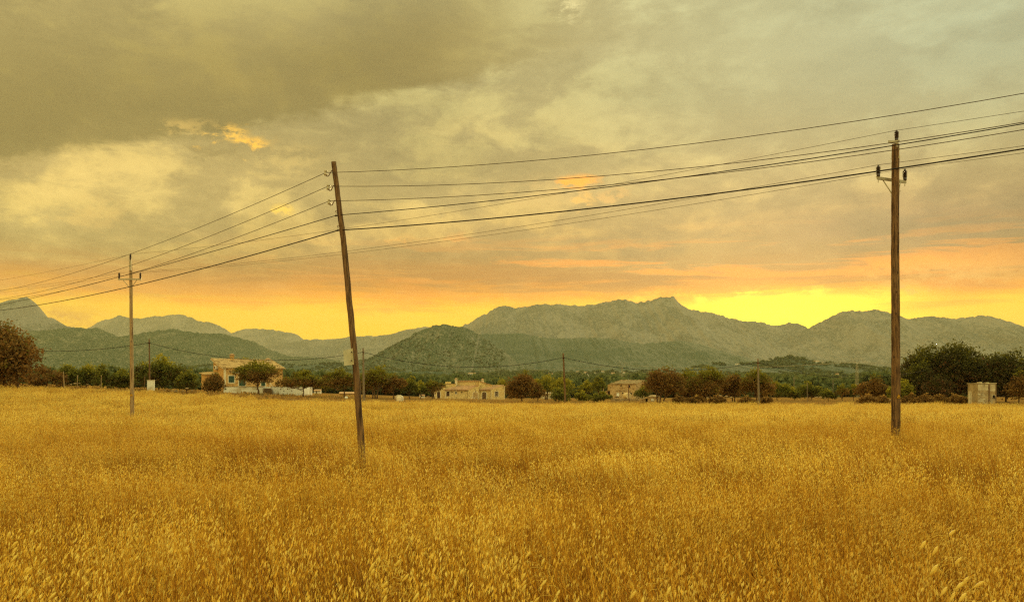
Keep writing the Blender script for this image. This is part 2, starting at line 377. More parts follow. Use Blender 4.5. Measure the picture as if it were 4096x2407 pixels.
def leafy(name, stops, transl=.35, nscale=.9, rough=.75):
    """leaf colour comes from the per-leaf 'tone' value; light passes through the leaf"""
    m_, n, b, o = mat_base(name, rough, .15)
    at = n.node('ShaderNodeAttribute'); at.attribute_name = 'tone'
    geo = n.node('ShaderNodeNewGeometry')
    f = n.add(at.outputs['Fac'], n.mul(n.sub(n.noise(geo.outputs['Position'], nscale, 4, .6), .5), .35))
    c = n.ramp(f, stops); n.put(b.inputs['Base Color'], c)
    tr = n.node('ShaderNodeBsdfTranslucent'); n.put(tr.inputs[0], c)
    mx = n.node('ShaderNodeMixShader'); mx.inputs[0].default_value = transl
    n.t.links.new(b.outputs[0], mx.inputs[1]); n.t.links.new(tr.outputs[0], mx.inputs[2]); n.t.links.new(mx.outputs[0], o.inputs[0])
    return m_
# tone 0 = rusty dry leaf, 1 = fresh leaf
M_leaf_rust = leafy('rust_and_green_leaves', [(0, (.16, .082, .02, 1)), (.22, (.31, .17, .045, 1)), (.42, (.20, .13, .028, 1)), (.65, (.17, .16, .02, 1)), (1, (.30, .27, .02, 1))])
M_leaf_green = leafy('olive_green_leaves', [(0, (.13, .070, .018, 1)), (.3, (.11, .115, .022, 1)), (.65, (.20, .20, .028, 1)), (1, (.42, .36, .03, 1))])
M_leaf_dark = leafy('dark_evergreen_leaves', [(0, (.20, .09, .035, 1)), (.22, (.10, .065, .02, 1)), (.45, (.065, .06, .016, 1)), (.75, (.10, .10, .018, 1)), (1, (.22, .20, .02, 1))])
M_wood_leaf = leafy('far_wood_leaves', [(0, (.10, .13, .05, 1)), (.5, (.15, .18, .06, 1)), (1, (.24, .24, .08, 1))])
M_weed = leafy('dry_brown_weeds', [(0, (.20, .11, .03, 1)), (.5, (.38, .22, .06, 1)), (.85, (.66, .42, .11, 1)), (1, (.22, .19, .03, 1))])
def oat_mat():
    m_, n, b, o = mat_base('ripe_oat_straw', .6, .25)
    at = n.node('ShaderNodeAttribute'); at.attribute_name = 'tone'
    geo = n.node('ShaderNodeNewGeometry'); pos = geo.outputs['Position']
    oi = n.node('ShaderNodeObjectInfo')
    f = n.add(at.outputs['Fac'], n.mul(n.sub(n.noise(pos, .8, 5, .65), .5), .40))
    f = n.add(f, n.mul(n.sub(oi.outputs['Random'], .5), .08))
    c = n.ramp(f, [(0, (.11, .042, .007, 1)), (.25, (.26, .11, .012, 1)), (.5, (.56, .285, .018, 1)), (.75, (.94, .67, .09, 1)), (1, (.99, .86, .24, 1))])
    c = n.mix(n.mul(n.step(n.noise(pos, .13, 5, .6), .46, .62), .36), c, (.42, .19, .014, 1))
    n.put(b.inputs['Base Color'], c)
    tr = n.node('ShaderNodeBsdfTranslucent'); n.put(tr.inputs[0], c)
    mx = n.node('ShaderNodeMixShader'); mx.inputs[0].default_value = .40
    n.t.links.new(b.outputs[0], mx.inputs[1]); n.t.links.new(tr.outputs[0], mx.inputs[2]); n.t.links.new(mx.outputs[0], o.inputs[0])
    return m_
M_oat = oat_mat()
def ground_mat():
    m_, n, b, o = mat_base('dry_ground', 1.0, 0.0)
    geo = n.node('ShaderNodeNewGeometry'); pos = geo.outputs['Position']; sp = n.node('ShaderNodeSeparateXYZ'); n.t.links.new(pos, sp.inputs[0])
    near = n.mix(n.noise(pos, 1.3, 6, .6), (.20, .115, .035, 1), (.31, .19, .055, 1))
    near = n.mix(n.step(n.noise(pos, .16, 5), .48, .66), near, (.26, .14, .045, 1))
    near = n.mix(n.step(sp.outputs[1], 113.0, 109.0), near, n.mix(n.noise(pos, 2.3, 6, .6), (.16, .075, .016, 1), (.30, .16, .04, 1)))
    far = n.mix(n.step(n.noise(pos, .012, 7, .65), .42, .58), (.05, .075, .025, 1), (.20, .17, .07, 1))
    far = n.mix(n.mul(n.step(n.noise(pos, .05, 5, .6), .45, .6), .6), far, (.06, .085, .03, 1))
    n.put(b.inputs['Base Color'], n.mix(n.step(sp.outputs[1], 300.0, 800.0), near, far))
    bump(n, b, n.noise(pos, 2.0, 6), .6, .1); return m_
M_ground = ground_mat()
def hill_mat(name, wood, rock, grey, cover, sc=.004):
    m_, n, b, o = mat_base(name, .95, .05)
    geo = n.node('ShaderNodeNewGeometry'); pos = geo.outputs['Position']
    mp = n.node('ShaderNodeMapping'); mp.inputs['Scale'].default_value = (1.0, .55, .42); n.t.links.new(pos, mp.inputs[0]); pos = mp.outputs[0]
    a = n.noise(pos, sc, 9, .70, .6); f = n.noise(pos, sc*9, 8, .72)
    sp = n.node('ShaderNodeSeparateXYZ'); n.t.links.new(geo.outputs['Normal'], sp.inputs[0])
    c = n.mix(n.step(n.add(n.add(n.mul(a, .55), n.mul(f, .45)), n.mul(n.sub(.75, sp.outputs[2]), .25)), cover-.045, cover+.045), wood+(1,), rock+(1,))
    c = n.mix(n.mul(n.step(n.noise(pos, sc*26, 6, .7), .52, .62), .75), c, grey+(1,))
    c = n.mix(n.mul(n.step(n.noise(pos, sc*50, 4, .7), .50, .62), .55), c, wood+(1,))
    n.put(b.inputs['Base Color'], c); bump(n, b, n.noise(pos, sc*14, 9, .72), .45, 18); return m_
M_rockhill = hill_mat('grey_limestone_mountain', (.14, .15, .11), (.265, .255, .195), (.38, .35, .27), .47, .0035)
M_scrubhill = hill_mat('wooded_scrub_hill', (.075, .105, .05), (.20, .20, .11), (.38, .35, .23), .53, .006)
M_woodhill = hill_mat('pine_wooded_ridge', (.075, .11, .065), (.11, .14, .08), (.20, .20, .12), .55, .005)
M_conehill = hill_mat('rock_and_pine_hill', (.06, .09, .04), (.21, .205, .125), (.38, .35, .24), .52, .007)
M_farhouse = noisy('cream_house_wall', (.66, .55, .36), (.54, .44, .28), .3, .9, .1, .02)
M_farwhite = noisy('white_house_wall', (.80, .76, .60), (.70, .66, .50), .3, .9, .1, .02)

# ------------------------------------------------------------------ ground sheet
def axis(parts):
    out = []
    for a, b, st in parts: out += list(np.arange(a, b, st))
    return np.array(out)
gx = np.r_[-np.geomspace(11500, 124, 34), np.arange(-120, 121, 2.0), np.geomspace(124, 11500, 34)]
gy = np.r_[-np.geomspace(900, 12, 12), np.arange(-8, 12, .75), np.arange(12, 104, 2.0), np.arange(104, 135, 1.0), np.arange(135, 240, 4.0), np.geomspace(245, 13800, 90)]
GX, GY = np.meshgrid(gx, gy); GZ = ground(GX, GY)
def grid_mesh(name, A, B, C, mat, smooth=True):
    r, c = A.shape; V = np.stack([A.ravel(), B.ravel(), C.ravel()], 1); i = np.arange(r*c).reshape(r, c)
    Q = np.stack([i[:-1, :-1].ravel(), i[:-1, 1:].ravel(), i[1:, 1:].ravel(), i[1:, :-1].ravel()], 1)
    return np_mesh(name, V, Q, [mat], smooth=smooth)
tag(link(bpy.data.objects.new('ground', grid_mesh('ground', GX, GY, GZ, M_ground))), kind='structure')
# dark dirt track that runs along the far edge of the oats
tx = np.arange(-75, 76, 1.5); ty = np.array([116.5, 118.5, 120.5, 122.0])
TX, TY = np.meshgrid(tx, ty); TY = TY+1.2*(fbm(TX/9, TX*0, 3, 4)-.5)+np.interp(TX, [-75, -40, 0, 75], [3, 1.5, 0, 0])
TZ = ground(TX, TY)+.06; TZ[0] -= .12; TZ[-1] -= .12
tag(link(bpy.data.objects.new('path', grid_mesh('path', TX, TY, TZ, M_soil))), kind='structure')

# ------------------------------------------------------------------ hills
HILLS = []
def hill(name, pts, D, mat, front, back, amp=.10, rough=.012, nx=320, ny=54, wob=.02, seed=0, side=.12, base=60, sil=0.0):
    pts = sorted(pts); px = np.array([p[0] for p in pts], float); py = np.array([p[1] for p in pts], float)
    xs = (px-CX)/F*D; zs = CAMZ+(HY-py)/F*D
    x0, x1 = xs[0], xs[-1]; span = x1-x0
    X = np.linspace(x0-side*span, x1+side*span, nx)
    T = np.r_[np.linspace(-1, 0, int(ny*.72)), np.linspace(0, 1, ny-int(ny*.72)+1)[1:]]
    def hz(Xq, Tq):
        z = np.interp(Xq, xs, zs)
        z = base+(z-base)*sstep(x0-side*span, x0, Xq)*(1-sstep(x1, x1+side*span, Xq))
        h = z-base
        z_sil = sil*(fbm(Xq/(D*.0035), Xq*0, 4, seed+40)-.5)
        r = np.where(Tq < 0, (1-(-Tq)**1.15), (1-Tq**1.3))
        Yq = D+np.where(Tq < 0, Tq*front, Tq*back)
        rd = ridged(Xq/(D*.065), Yq/(D*.09), 5, seed)
        fb = fbm(Xq/(D*.02), Yq/(D*.03), 5, seed+3)
        mid = np.sin(np.pi*np.clip(-Tq, 0, 1))**.7*(Tq < 0)
        zz = base+h*r - h*amp*mid*(1.15-rd)*2.2 + h*rough*6*(fb-.5)*np.clip(mid*1.4, .0, 1) + z_sil
        zz = zz-25*(abs(Tq) > .999)
        return zz, Yq
    XX, TT = np.meshgrid(X, T); ZZ, YY = hz(XX, TT)
    ob = link(bpy.data.objects.new(name, grid_mesh(name, XX, YY, ZZ, mat))); tag(ob, kind='structure')
    HILLS.append((hz, x0, x1, D, front)); return hz
def sc(pts): return [(a*1.6254, b*1.6254) for a, b in pts]
hill('mountains', [(330, 1320), (361, 1309), (392, 1287), (439, 1275), (480, 1261), (517, 1270), (564, 1273), (615, 1263), (642, 1266), (700, 1258), (715, 1256), (760, 1268), (796, 1284), (840, 1288), (877, 1300), (926, 1333),
      (950, 1322), (975, 1316), (1010, 1314), (1073, 1316), (1120, 1324), (1187, 1336), (1205, 1350), (1215, 1357), (1290, 1358), (1400, 1362)], 12600, M_rockhill, 2600, 900, seed=3, nx=420, sil=26, side=.05, base=120)
hill('mountains', [(1085, 1380), (1130, 1372), (1210, 1362), (1290, 1359), (1345, 1354), (1400, 1345), (1500, 1343), (1560, 1336), (1625, 1319), (1700, 1306), (1760, 1316), (1900, 1350), (2050, 1390)], 10400, M_rockhill, 2600, 800, seed=13, nx=300, sil=18, base=120)
hill('mountains', [(1780, 1345), (1830, 1316), (1849, 1304), (1880, 1290), (1910, 1271), (1950, 1252), (1973, 1237), (2000, 1228), (2021, 1221), (2062, 1231), (2119, 1224), (2150, 1218), (2189, 1216), (2220, 1217), (2252, 1216), (2284, 1221),
      (2330, 1221), (2373, 1219), (2398, 1211), (2437, 1208), (2468, 1197), (2506, 1200), (2544, 1211), (2589, 1205), (2621, 1194), (2646, 1186), (2697, 1188), (2713, 1208), (2741, 1230), (2792, 1245), (2837, 1247), (2868, 1256),
      (2925, 1273), (2976, 1284), (3040, 1286), (3090, 1300), (3141, 1299), (3154, 1290), (3186, 1292), (3210, 1302), (3237, 1313), (3300, 1325), (3400, 1350)], 8200, M_rockhill, 2700, 900, amp=.13, seed=21, nx=620, ny=80, sil=24, side=.06, base=90)
hill('mountains', [(3100, 1372), (3160, 1345), (3237, 1310), (3275, 1290), (3316, 1268), (3350, 1252), (3397, 1243), (3450, 1243), (3495, 1239), (3530, 1242), (3560, 1252), (3585, 1258), (3608, 1276), (3670, 1272), (3738, 1262), (3770, 1270), (3803, 1276),
      (3850, 1272), (3933, 1260), (3975, 1270), (4031, 1284), (4096, 1308), (4200, 1320), (4350, 1300), (4600, 1340)], 7300, M_rockhill, 2600, 900, amp=.14, seed=31, nx=520, ny=70, sil=22, side=.10, base=85)
hill('mountains', [(-700, 1300), (-400, 1240), (-200, 1215), (-90, 1222), (-20, 1212), (16, 1211), (34, 1202), (68, 1195), (105, 1186), (118, 1192), (135, 1207), (142, 1223), (154, 1248), (169, 1260), (192, 1268), (214, 1275), (230, 1287), (257, 1299), (290, 1309),
      (340, 1322), (420, 1345), (520, 1375), (640, 1410)], 6300, M_rockhill, 1900, 800, amp=.11, seed=41, nx=420, ny=60, sil=16, side=.05, base=80)
hill('hills', [(-500, 1330), (-200, 1320), (60, 1330), (200, 1318), (290, 1311), (311, 1311), (338, 1312), (388, 1311), (422, 1322), (452, 1337), (473, 1347), (517, 1344), (554, 1337), (594, 1326), (642, 1320), (700, 1314), (731, 1322), (780, 1330), (845, 1333),
      (900, 1335), (959, 1352), (1008, 1362), (1033, 1374), (1072, 1394), (1100, 1405), (1155, 1424), (1211, 1426), (1267, 1429), (1340, 1440), (1450, 1462)], 4700, M_scrubhill, 1700, 700, amp=.12, seed=51, nx=520, ny=64, sil=14, side=.06, base=70)
hill('hills', [(1860, 1345), (1941, 1335), (2010, 1334), (2081, 1332), (2157, 1348), (2200, 1352), (2271, 1354), (2330, 1351), (2386, 1351), (2462, 1357), (2570, 1376), (2640, 1368), (2716, 1362), (2779, 1370), (2875, 1398), (2906, 1425), (2990, 1440), (3100, 1452)],
     5300, M_woodhill, 1900, 600, amp=.10, seed=61, nx=420, sil=12, side=.10, base=75)
hill('hills', [(1240, 1476), (1320, 1462), (1400, 1455), (1460, 1440), (1512, 1422), (1552, 1396), (1593, 1373), (1625, 1352), (1658, 1333), (1690, 1316), (1723, 1305), (1750, 1300), (1780, 1297), (1815, 1300), (1853, 1308), (1885, 1322), (1918, 1341), (1950, 1362), (1983, 1382),
      (2048, 1430), (2072, 1451), (2130, 1466)], 3900, M_conehill, 1000, 600, amp=.12, rough=.02, seed=71, nx=420, ny=60, sil=16, side=.08, base=60)
hzG = hill('hills', [(2700, 1482), (2790, 1466), (2830, 1459), (2897, 1453), (2957, 1455), (3010, 1452), (3071, 1445), (3119, 1433), (3154, 1429), (3198, 1433), (3246, 1440), (3300, 1449), (3351, 1457), (3438, 1462), (3485, 1479), (3525, 1491), (3559, 1499), (3640, 1512)],
     2500, M_woodhill, 600, 400, amp=.05, rough=.02, seed=81, nx=300, sil=7, side=.15, base=40)
hill('hills', [(600, 1486), (750, 1470), (900, 1455), (1050, 1448), (1200, 1462), (1330, 1450), (1480, 1462), (1600, 1478), (1750, 1486)], 3000, M_woodhill, 700, 500, amp=.06, seed=91, nx=240, sil=7, side=.1, base=62)

# ------------------------------------------------------------------ instanced masses (oats, far woods)
def ribbons(Pn, W, side, tone):
    """Pn (n,k,3) centre lines, W (k,) or (n,k) half widths, side (n,3)"""
    n, k, _ = Pn.shape; W = np.broadcast_to(W, (n, k)); s = side[:, None, :]*W[..., None]
    V = np.stack([Pn-s, Pn+s], 2).reshape(-1, 3)
    i = np.arange(n*k*2).reshape(n, k, 2)
    Q = np.stack([i[:, :-1, 0], i[:, :-1, 1], i[:, 1:, 1], i[:, 1:, 0]], -1).reshape(-1, 4)
    T = np.repeat(np.broadcast_to(tone, (n, k)).reshape(-1), 2)
    return V, Q, T
def diamonds(C, A, B, L, Wd, tone):
    """leaf-shaped quads: centre C, long axis A, cross axis B"""
    n = len(C); a = A*L[:, None]*.5; b = B*Wd[:, None]*.5
    V = np.stack([C-a, C+b-a*.15, C+a, C-b-a*.15], 1).reshape(-1, 3)
    Q = np.arange(n*4).reshape(n, 4); return V, Q, np.repeat(tone, 4)
def unit(v): return v/np.maximum(np.linalg.norm(v, axis=-1, keepdims=True), 1e-9)
def join(parts):
    Vs, Qs, Ts, o = [], [], [], 0
    for V, Q, T in parts: Vs.append(V); Qs.append(Q+o); Ts.append(T); o += len(V)
    return np.concatenate(Vs), np.concatenate(Qs), np.concatenate(Ts)
def oat_patch(size, nst, rng, sw, spn, spl, spw, cross, blades, bw, seg=4, headed=1.0):
    parts = []
    base = np.c_[rng.uniform(-size/2, size/2, (nst, 2)), np.zeros(nst)]
    h = np.clip(rng.normal(.80, .13, nst), .40, 1.12)
    lean = np.c_[rng.normal(-.10, .13, nst), rng.normal(.0, .12, nst), np.zeros(nst)]
    t = np.linspace(0, 1, seg)
    cur = base[:, None, :]+lean[:, None, :]*(t**2)[None, :, None]*h[:, None, None]*1.2
    cur[..., 2] += h[:, None]*t*(1-.10*t*np.linalg.norm(lean, axis=1)[:, None]*3)
    th = rng.uniform(-.9, .9, nst); side = np.c_[np.cos(th), np.sin(th), np.zeros(nst)]
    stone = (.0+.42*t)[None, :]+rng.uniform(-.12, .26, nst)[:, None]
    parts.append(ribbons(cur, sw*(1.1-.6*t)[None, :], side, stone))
    # hanging spikelets, all blown the same way
    n = nst*spn; k = np.repeat(rng.choice(nst, max(1, int(nst*headed)), replace=False), spn); n = len(k); tt = 1.0-.42*rng.random(n)**1.1
    i0 = np.minimum((tt*(seg-1)).astype(int), seg-2); fr = tt*(seg-1)-i0
    A0 = cur[k, i0]*(1-fr)[:, None]+cur[k, i0+1]*fr[:, None]
    spread = (.02+.085*(1-tt)/.42)
    out = np.c_[rng.normal(-.35, .8, n), rng.normal(0, .7, n), rng.normal(-.15, .35, n)]*spread[:, None]
    C = A0+out
    ax = unit(np.c_[rng.normal(-.42, .22, n), rng.normal(0, .2, n), np.full(n, -1.0)])
    b1 = unit(np.cross(ax, np.c_[rng.normal(0, 1, n), rng.normal(-.6, 1, n), np.zeros(n)]))
    L = spl*rng.uniform(.7, 1.25, n); Wd = spw*rng.uniform(.7, 1.3, n); tn = np.clip((.86 if size < 2 else .96)+rng.normal(0, .12, n), .4, 1.0)
    parts.append(diamonds(C, ax, b1, L, Wd, tn))
    if cross: parts.append(diamonds(C, ax, unit(np.cross(ax, b1)), L, Wd, tn))
    # long straws that stick out at odd angles
    ns = max(2, nst//(28 if seg == 5 else 40)); b0 = np.c_[rng.uniform(-size/2, size/2, (ns, 2)), np.full(ns, .15)]
    dr = unit(np.c_[rng.normal(-.15, .65, ns), rng.normal(0, .5, ns), np.full(ns, 1.0)]); ls = rng.uniform(.65, 1.0, ns); ts = np.linspace(0, 1, 4)
    cs_ = b0[:, None, :]+dr[:, None, :]*(ls[:, None]*ts)[..., None]; cs_[..., 2] -= .10*(ts**2)[None, :]
    parts.append(ribbons(cs_, sw*1.3*np.array([1, .9, .7, .4])[None, :], np.tile(np.array([1.0, 0, 0]), (ns, 1)), np.where(rng.random(ns) < .5, .06, .9)[:, None]+np.zeros((1, 4))))
    # dry leaf blades and broken straws
    nb = blades
    if nb:
        bb = np.c_[rng.uniform(-size/2, size/2, (nb, 2)), rng.uniform(.0, .30, nb)]
        a = rng.uniform(0, 2*np.pi, nb); d = np.c_[np.cos(a), np.sin(a), np.zeros(nb)]; ln = rng.uniform(.18, .5, nb)
        tb = np.linspace(0, 1, 4); droop = rng.uniform(.0, .9, nb)
        cb = bb[:, None, :]+d[:, None, :]*(tb[None, :, None])*(ln*rng.uniform(.2, .75, nb))[:, None, None]
        cb[..., 2] += ln[:, None]*(tb-.75*droop[:, None]*tb**2)
        sd = unit(np.cross(d, np.array([0, 0, 1.0])))
        parts.append(ribbons(cb, bw*np.array([.7, 1, .8, .15])[None, :], sd, (.05+.62*rng.random(nb)**1.5)[:, None]+np.zeros((1, 4))))
    return join(parts)
src = bpy.data.collections.new('oat_sources')
rg = np.random.default_rng(5)
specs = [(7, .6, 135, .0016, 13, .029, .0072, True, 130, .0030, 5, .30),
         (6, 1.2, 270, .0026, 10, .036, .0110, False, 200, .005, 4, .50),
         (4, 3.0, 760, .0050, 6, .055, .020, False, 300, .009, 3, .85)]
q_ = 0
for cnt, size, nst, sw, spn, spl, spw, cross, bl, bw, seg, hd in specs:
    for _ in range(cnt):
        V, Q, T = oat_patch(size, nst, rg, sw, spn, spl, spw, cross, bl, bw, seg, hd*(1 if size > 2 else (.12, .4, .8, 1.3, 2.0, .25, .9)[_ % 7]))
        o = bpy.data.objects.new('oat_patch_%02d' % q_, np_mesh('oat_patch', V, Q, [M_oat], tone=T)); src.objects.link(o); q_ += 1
def scatter_tree(name, collection):
    ng = bpy.data.node_groups.new(name, 'GeometryNodeTree')
    ng.interface.new_socket('Geometry', in_out='INPUT', socket_type='NodeSocketGeometry')
    ng.interface.new_socket('Geometry', in_out='OUTPUT', socket_type='NodeSocketGeometry')
    nd = ng.nodes; gi = nd.new('NodeGroupInput'); go = nd.new('NodeGroupOutput')
    ip = nd.new('GeometryNodeInstanceOnPoints'); ci = nd.new('GeometryNodeCollectionInfo')
    ci.inputs['Collection'].default_value = collection; ci.inputs['Separate Children'].default_value = True; ci.inputs['Reset Children'].default_value = True
    def na(nm, ty):
        a = nd.new('GeometryNodeInputNamedAttribute'); a.data_type = ty; a.inputs['Name'].default_value = nm; return a
    a_i, a_r, a_s = na('idx', 'INT'), na('rot', 'FLOAT_VECTOR'), na('scl', 'FLOAT_VECTOR')
    o0 = lambda a: next(x for x in a.outputs if x.enabled and x.name == 'Attribute')
    er = nd.new('FunctionNodeEulerToRotation')
    ln = ng.links.new; ln(gi.outputs[0], ip.inputs['Points']); ln(ci.outputs[0], ip.inputs['Instance']); ip.inputs['Pick Instance'].default_value = True
    ln(o0(a_i), ip.inputs['Instance Index']); ln(o0(a_r), er.inputs[0]); ln(er.outputs[0], ip.inputs['Rotation']); ln(o0(a_s), ip.inputs['Scale'])
    ln(ip.outputs[0], go.inputs[0]); return ng
def scatter(name, pts, idx, rot, scl, collection, **kw):
    me = bpy.data.meshes.new(name); n = len(pts); me.vertices.add(n); me.vertices.foreach_set('co', np.asarray(pts, np.float32).ravel())
    me.attributes.new('idx', 'INT', 'POINT').data.foreach_set('value', np.asarray(idx, np.int32))
    me.attributes.new('rot', 'FLOAT_VECTOR', 'POINT').data.foreach_set('vector', np.asarray(rot, np.float32).ravel())
    me.attributes.new('scl', 'FLOAT_VECTOR', 'POINT').data.foreach_set('vector', np.asarray(scl, np.float32).ravel())
    me.update(); ob = link(bpy.data.objects.new(name, me)); md = ob.modifiers.new('scatter', 'NODES'); md.node_group = scatter_tree(name+'_scatter', collection)
    return tag(ob, **kw)
pts, idx, rot, scl = [], [], [], []
def lay(y0, y1, size, i0, cnt, margin):
    s = size*.94
    ys = np.arange(y0+s/2, y1, s)
    for y in ys:
        half = .575*(y+s)+margin
        for x in np.arange(-half, half+s, s):
            X = x+rg.uniform(-.1, .1)*size; Y = y+rg.uniform(-.1, .1)*size
            if Y > 110.2+2.2*(vnoise(X/6, 0, 8)-.5)+np.interp(X, [-70, -30], [4, 0])-size*.3: continue
            amp_ = float(np.interp(Y, [2, 9, 100], [.45, 1.0, 1.1])); hh = 1.03+amp_*.34*(vnoise(X/1.7, Y/1.7, 2)-.5)+amp_*.20*(vnoise(X/9, Y/9, 4)-.5)+np.interp(Y, [60, 105], [0, .06])
            pts.append((X, Y, gz(X, Y)-.02)); idx.append(i0+rg.integers(cnt))
            rot.append((rg.normal(0, .05)+.22*(vnoise(X/2.6, Y/2.6, 21)-.5), rg.normal(0, .05)-.10+.34*(vnoise(X/2.2, Y/2.2, 22)-.5), rg.normal(0, .45))); m = rg.uniform(.96, 1.08)
            scl.append((m if rg.random() < .5 else m, m, hh))
lay(1.3, 12.5, .6, 0, 7, 2.0); lay(12.5, 40, 1.2, 7, 6, 3.0); lay(40, 115, 3.0, 13, 4, 6.0)
for bx_, by_, dy_ in ((XA(1463, 17.0), 17.0, .35), (XA(3582, 25.3), 25.3, .45), (XA(525.5, 52.0), 52.0, .5)):
    for j in range(5):
        x_, y_ = bx_+(j-2)*.16, by_-dy_-.12*(j % 2); pts.append((x_, y_, gz(x_, y_)-.02)); idx.append(7+(j % 6)); rot.append((0, -.05, j*.7)); scl.append((.3, .3, 1.10+.08*(j % 3)))
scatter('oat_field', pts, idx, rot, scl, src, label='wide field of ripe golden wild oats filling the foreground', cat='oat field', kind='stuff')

# ------------------------------------------------------------------ leaf masses
def leaf_cloud(rng, centres, radii, n, leaf, tone_fn, flat=1.0, clump=9, crad=.28):
    """leaves gathered into clumps that sit through the shells of several overlapping lobes"""
    nc = max(8, n//clump); w_ = radii**2; k = rng.choice(len(radii), nc, p=w_/w_.sum())
    d = unit(rng.normal(0, 1, (nc, 3))); d[:, 2] = np.where(d[:, 2] < -.75, -d[:, 2]*.6, d[:, 2]); d[:, 2] *= flat
    rr = radii[k]*(.35+.70*rng.random(nc)**.6)
    cc = centres[k]+d*rr[:, None]
    c2 = np.repeat(cc, clump, 0); C = c2+rng.normal(0, crad, c2.shape).clip(-crad*1.5, crad*1.5)*np.array([1, 1, .7])
    m = len(C); A = unit(rng.normal(0, 1, (m, 3))); B = unit(np.cross(A, rng.normal(0, 1, (m, 3))))
    L = leaf*rng.uniform(.6, 1.5, m); Wd = L*rng.uniform(.5, .8, m)
    tc = np.repeat(rng.normal(0, .13, nc), clump)
    return diamonds(C, A, B, L, Wd, np.clip(tone_fn(C)+tc+rng.normal(0, .10, m), 0, 1))
def tree(px, wpx, ytop, ybase, Y, mat, rust, label, name='tree', cat='tree', trunk=None, crown0=.28, leaf=None, dens=1.0, multi=1, group=None, lobes=None, round_=False, bare=False):
    """a tree standing at column px whose crown is wpx wide and reaches ytop; sizes are in photograph pixels at distance Y"""
    rng = np.random.default_rng(int(px*7+Y)); k = Y/F
    X = XA(px, Y); z0 = gz(X, Y)-.08; W = wpx*k*1.12; ztop = CAMZ+(HY-ytop)*k; H = max(ztop-z0, .8)
    e = empty(name, (X, Y, z0), label=label, cat=cat, group=group)
    c0 = H*crown0*.82; ch = H-c0
    nl = lobes or int(np.clip(5+W*H/7, 5, 16))
    cen, rad = [], []
    lr = min(W, ch)*.5
    nl = int(nl*1.5)
    for i in range(nl):
        r = lr*rng.uniform(.36, .62)*(1.12 if round_ else 1.0); a = i*2.4+rng.uniform(-.5, .5); q = math.sqrt((i+.5)/nl)
        rx = max(W/2-r*.95, 0)*q*rng.uniform(.85, 1.05)
        top_ = (ch-r*.95)*(1-(.55 if round_ else .38)*q**2.4)*(1 if round_ else rng.uniform(.78, 1.06)); lo_ = r*.7
        zz = c0+lo_+max(top_-lo_, 0)*rng.random()**.55
        cen.append((rx*math.cos(a), rx*math.sin(a)*.85, zz)); rad.append(r)
    cen.append((rng.uniform(-.12, .12)*W, 0, H-lr*.45)); rad.append(lr*.42)
    cen.append((-(W/2-lr*.42), 0, c0+ch*rng.uniform(.3, .55))); rad.append(lr*.42)
    cen.append(((W/2-lr*.42), 0, c0+ch*rng.uniform(.3, .55))); rad.append(lr*.42)
    cen = np.array(cen); rad = np.array(rad)
    lf = leaf or .25
    n = int(.9*np.clip(W*ch*240*dens*(.22/lf)**1.3, 900, 20000))
    sd = int(px) % 50
    if rust == 'rust': tf = lambda C: .16+.62*sstep(.72, 1.08, C[:, 2]/H)+.55*(fbm(C[:, 0]/1.6+sd, C[:, 2]/1.6, 3, sd)-.5)
    elif rust == 'half': tf = lambda C: .28+.60*sstep(.42, .95, C[:, 2]/H)+.5*(fbm(C[:, 0]/1.6+sd, C[:, 2]/1.6, 3, sd)-.5)
    elif rust == 'yellow': tf = lambda C: .62+.35*sstep(.3, 1, C[:, 2]/H)+.4*(fbm(C[:, 0]/1.4+sd, C[:, 2]/1.4, 3, sd)-.5)
    else: tf = lambda C: .34+.45*sstep(.35, 1, C[:, 2]/H)+.5*(fbm(C[:, 0]/1.5+sd, C[:, 2]/1.5, 3, sd)-.5)
    V, Q, T = leaf_cloud(rng, cen, rad, n, lf, tf, crad=max(.16, lr*.13))
    V[:, 2] = np.maximum(V[:, 2], .05)
    link(bpy.data.objects.new('crown', np_mesh('crown', V, Q, [mat], tone=T)), e)
    tx = XA(trunk, Y)-X if trunk is not None else 0.0
    b = MB(); r0 = max(.05, H*.024)
    for j in range(multi):
        ox = tx+(j-(multi-1)/2)*.35*W/3*.6; top = Vector((tx*.4+(j-(multi-1)/2)*W*.16, 0, c0+ch*.5))
        mid = Vector((ox*.85+rng.normal(0, .06)*H*.3, rng.normal(0, .1), c0*.8))
        b.tube([(ox, 0, -.1), (ox*.95, 0, c0*.35), mid, top], [r0*1.25, r0, r0*.8, r0*.3], 7)
        for i in range(4 if not bare else 8):
            c = cen[rng.integers(len(cen))]; b.tube([tuple(mid*.7+top*.3*rng.uniform(.3, 1)), tuple((mid+Vector(c))/2+Vector((0, 0, -.1))), tuple(c)], [r0*.5, r0*.34, r0*.12], 5)
    b.build('trunk', M_bark, e, smooth=True)
    return e

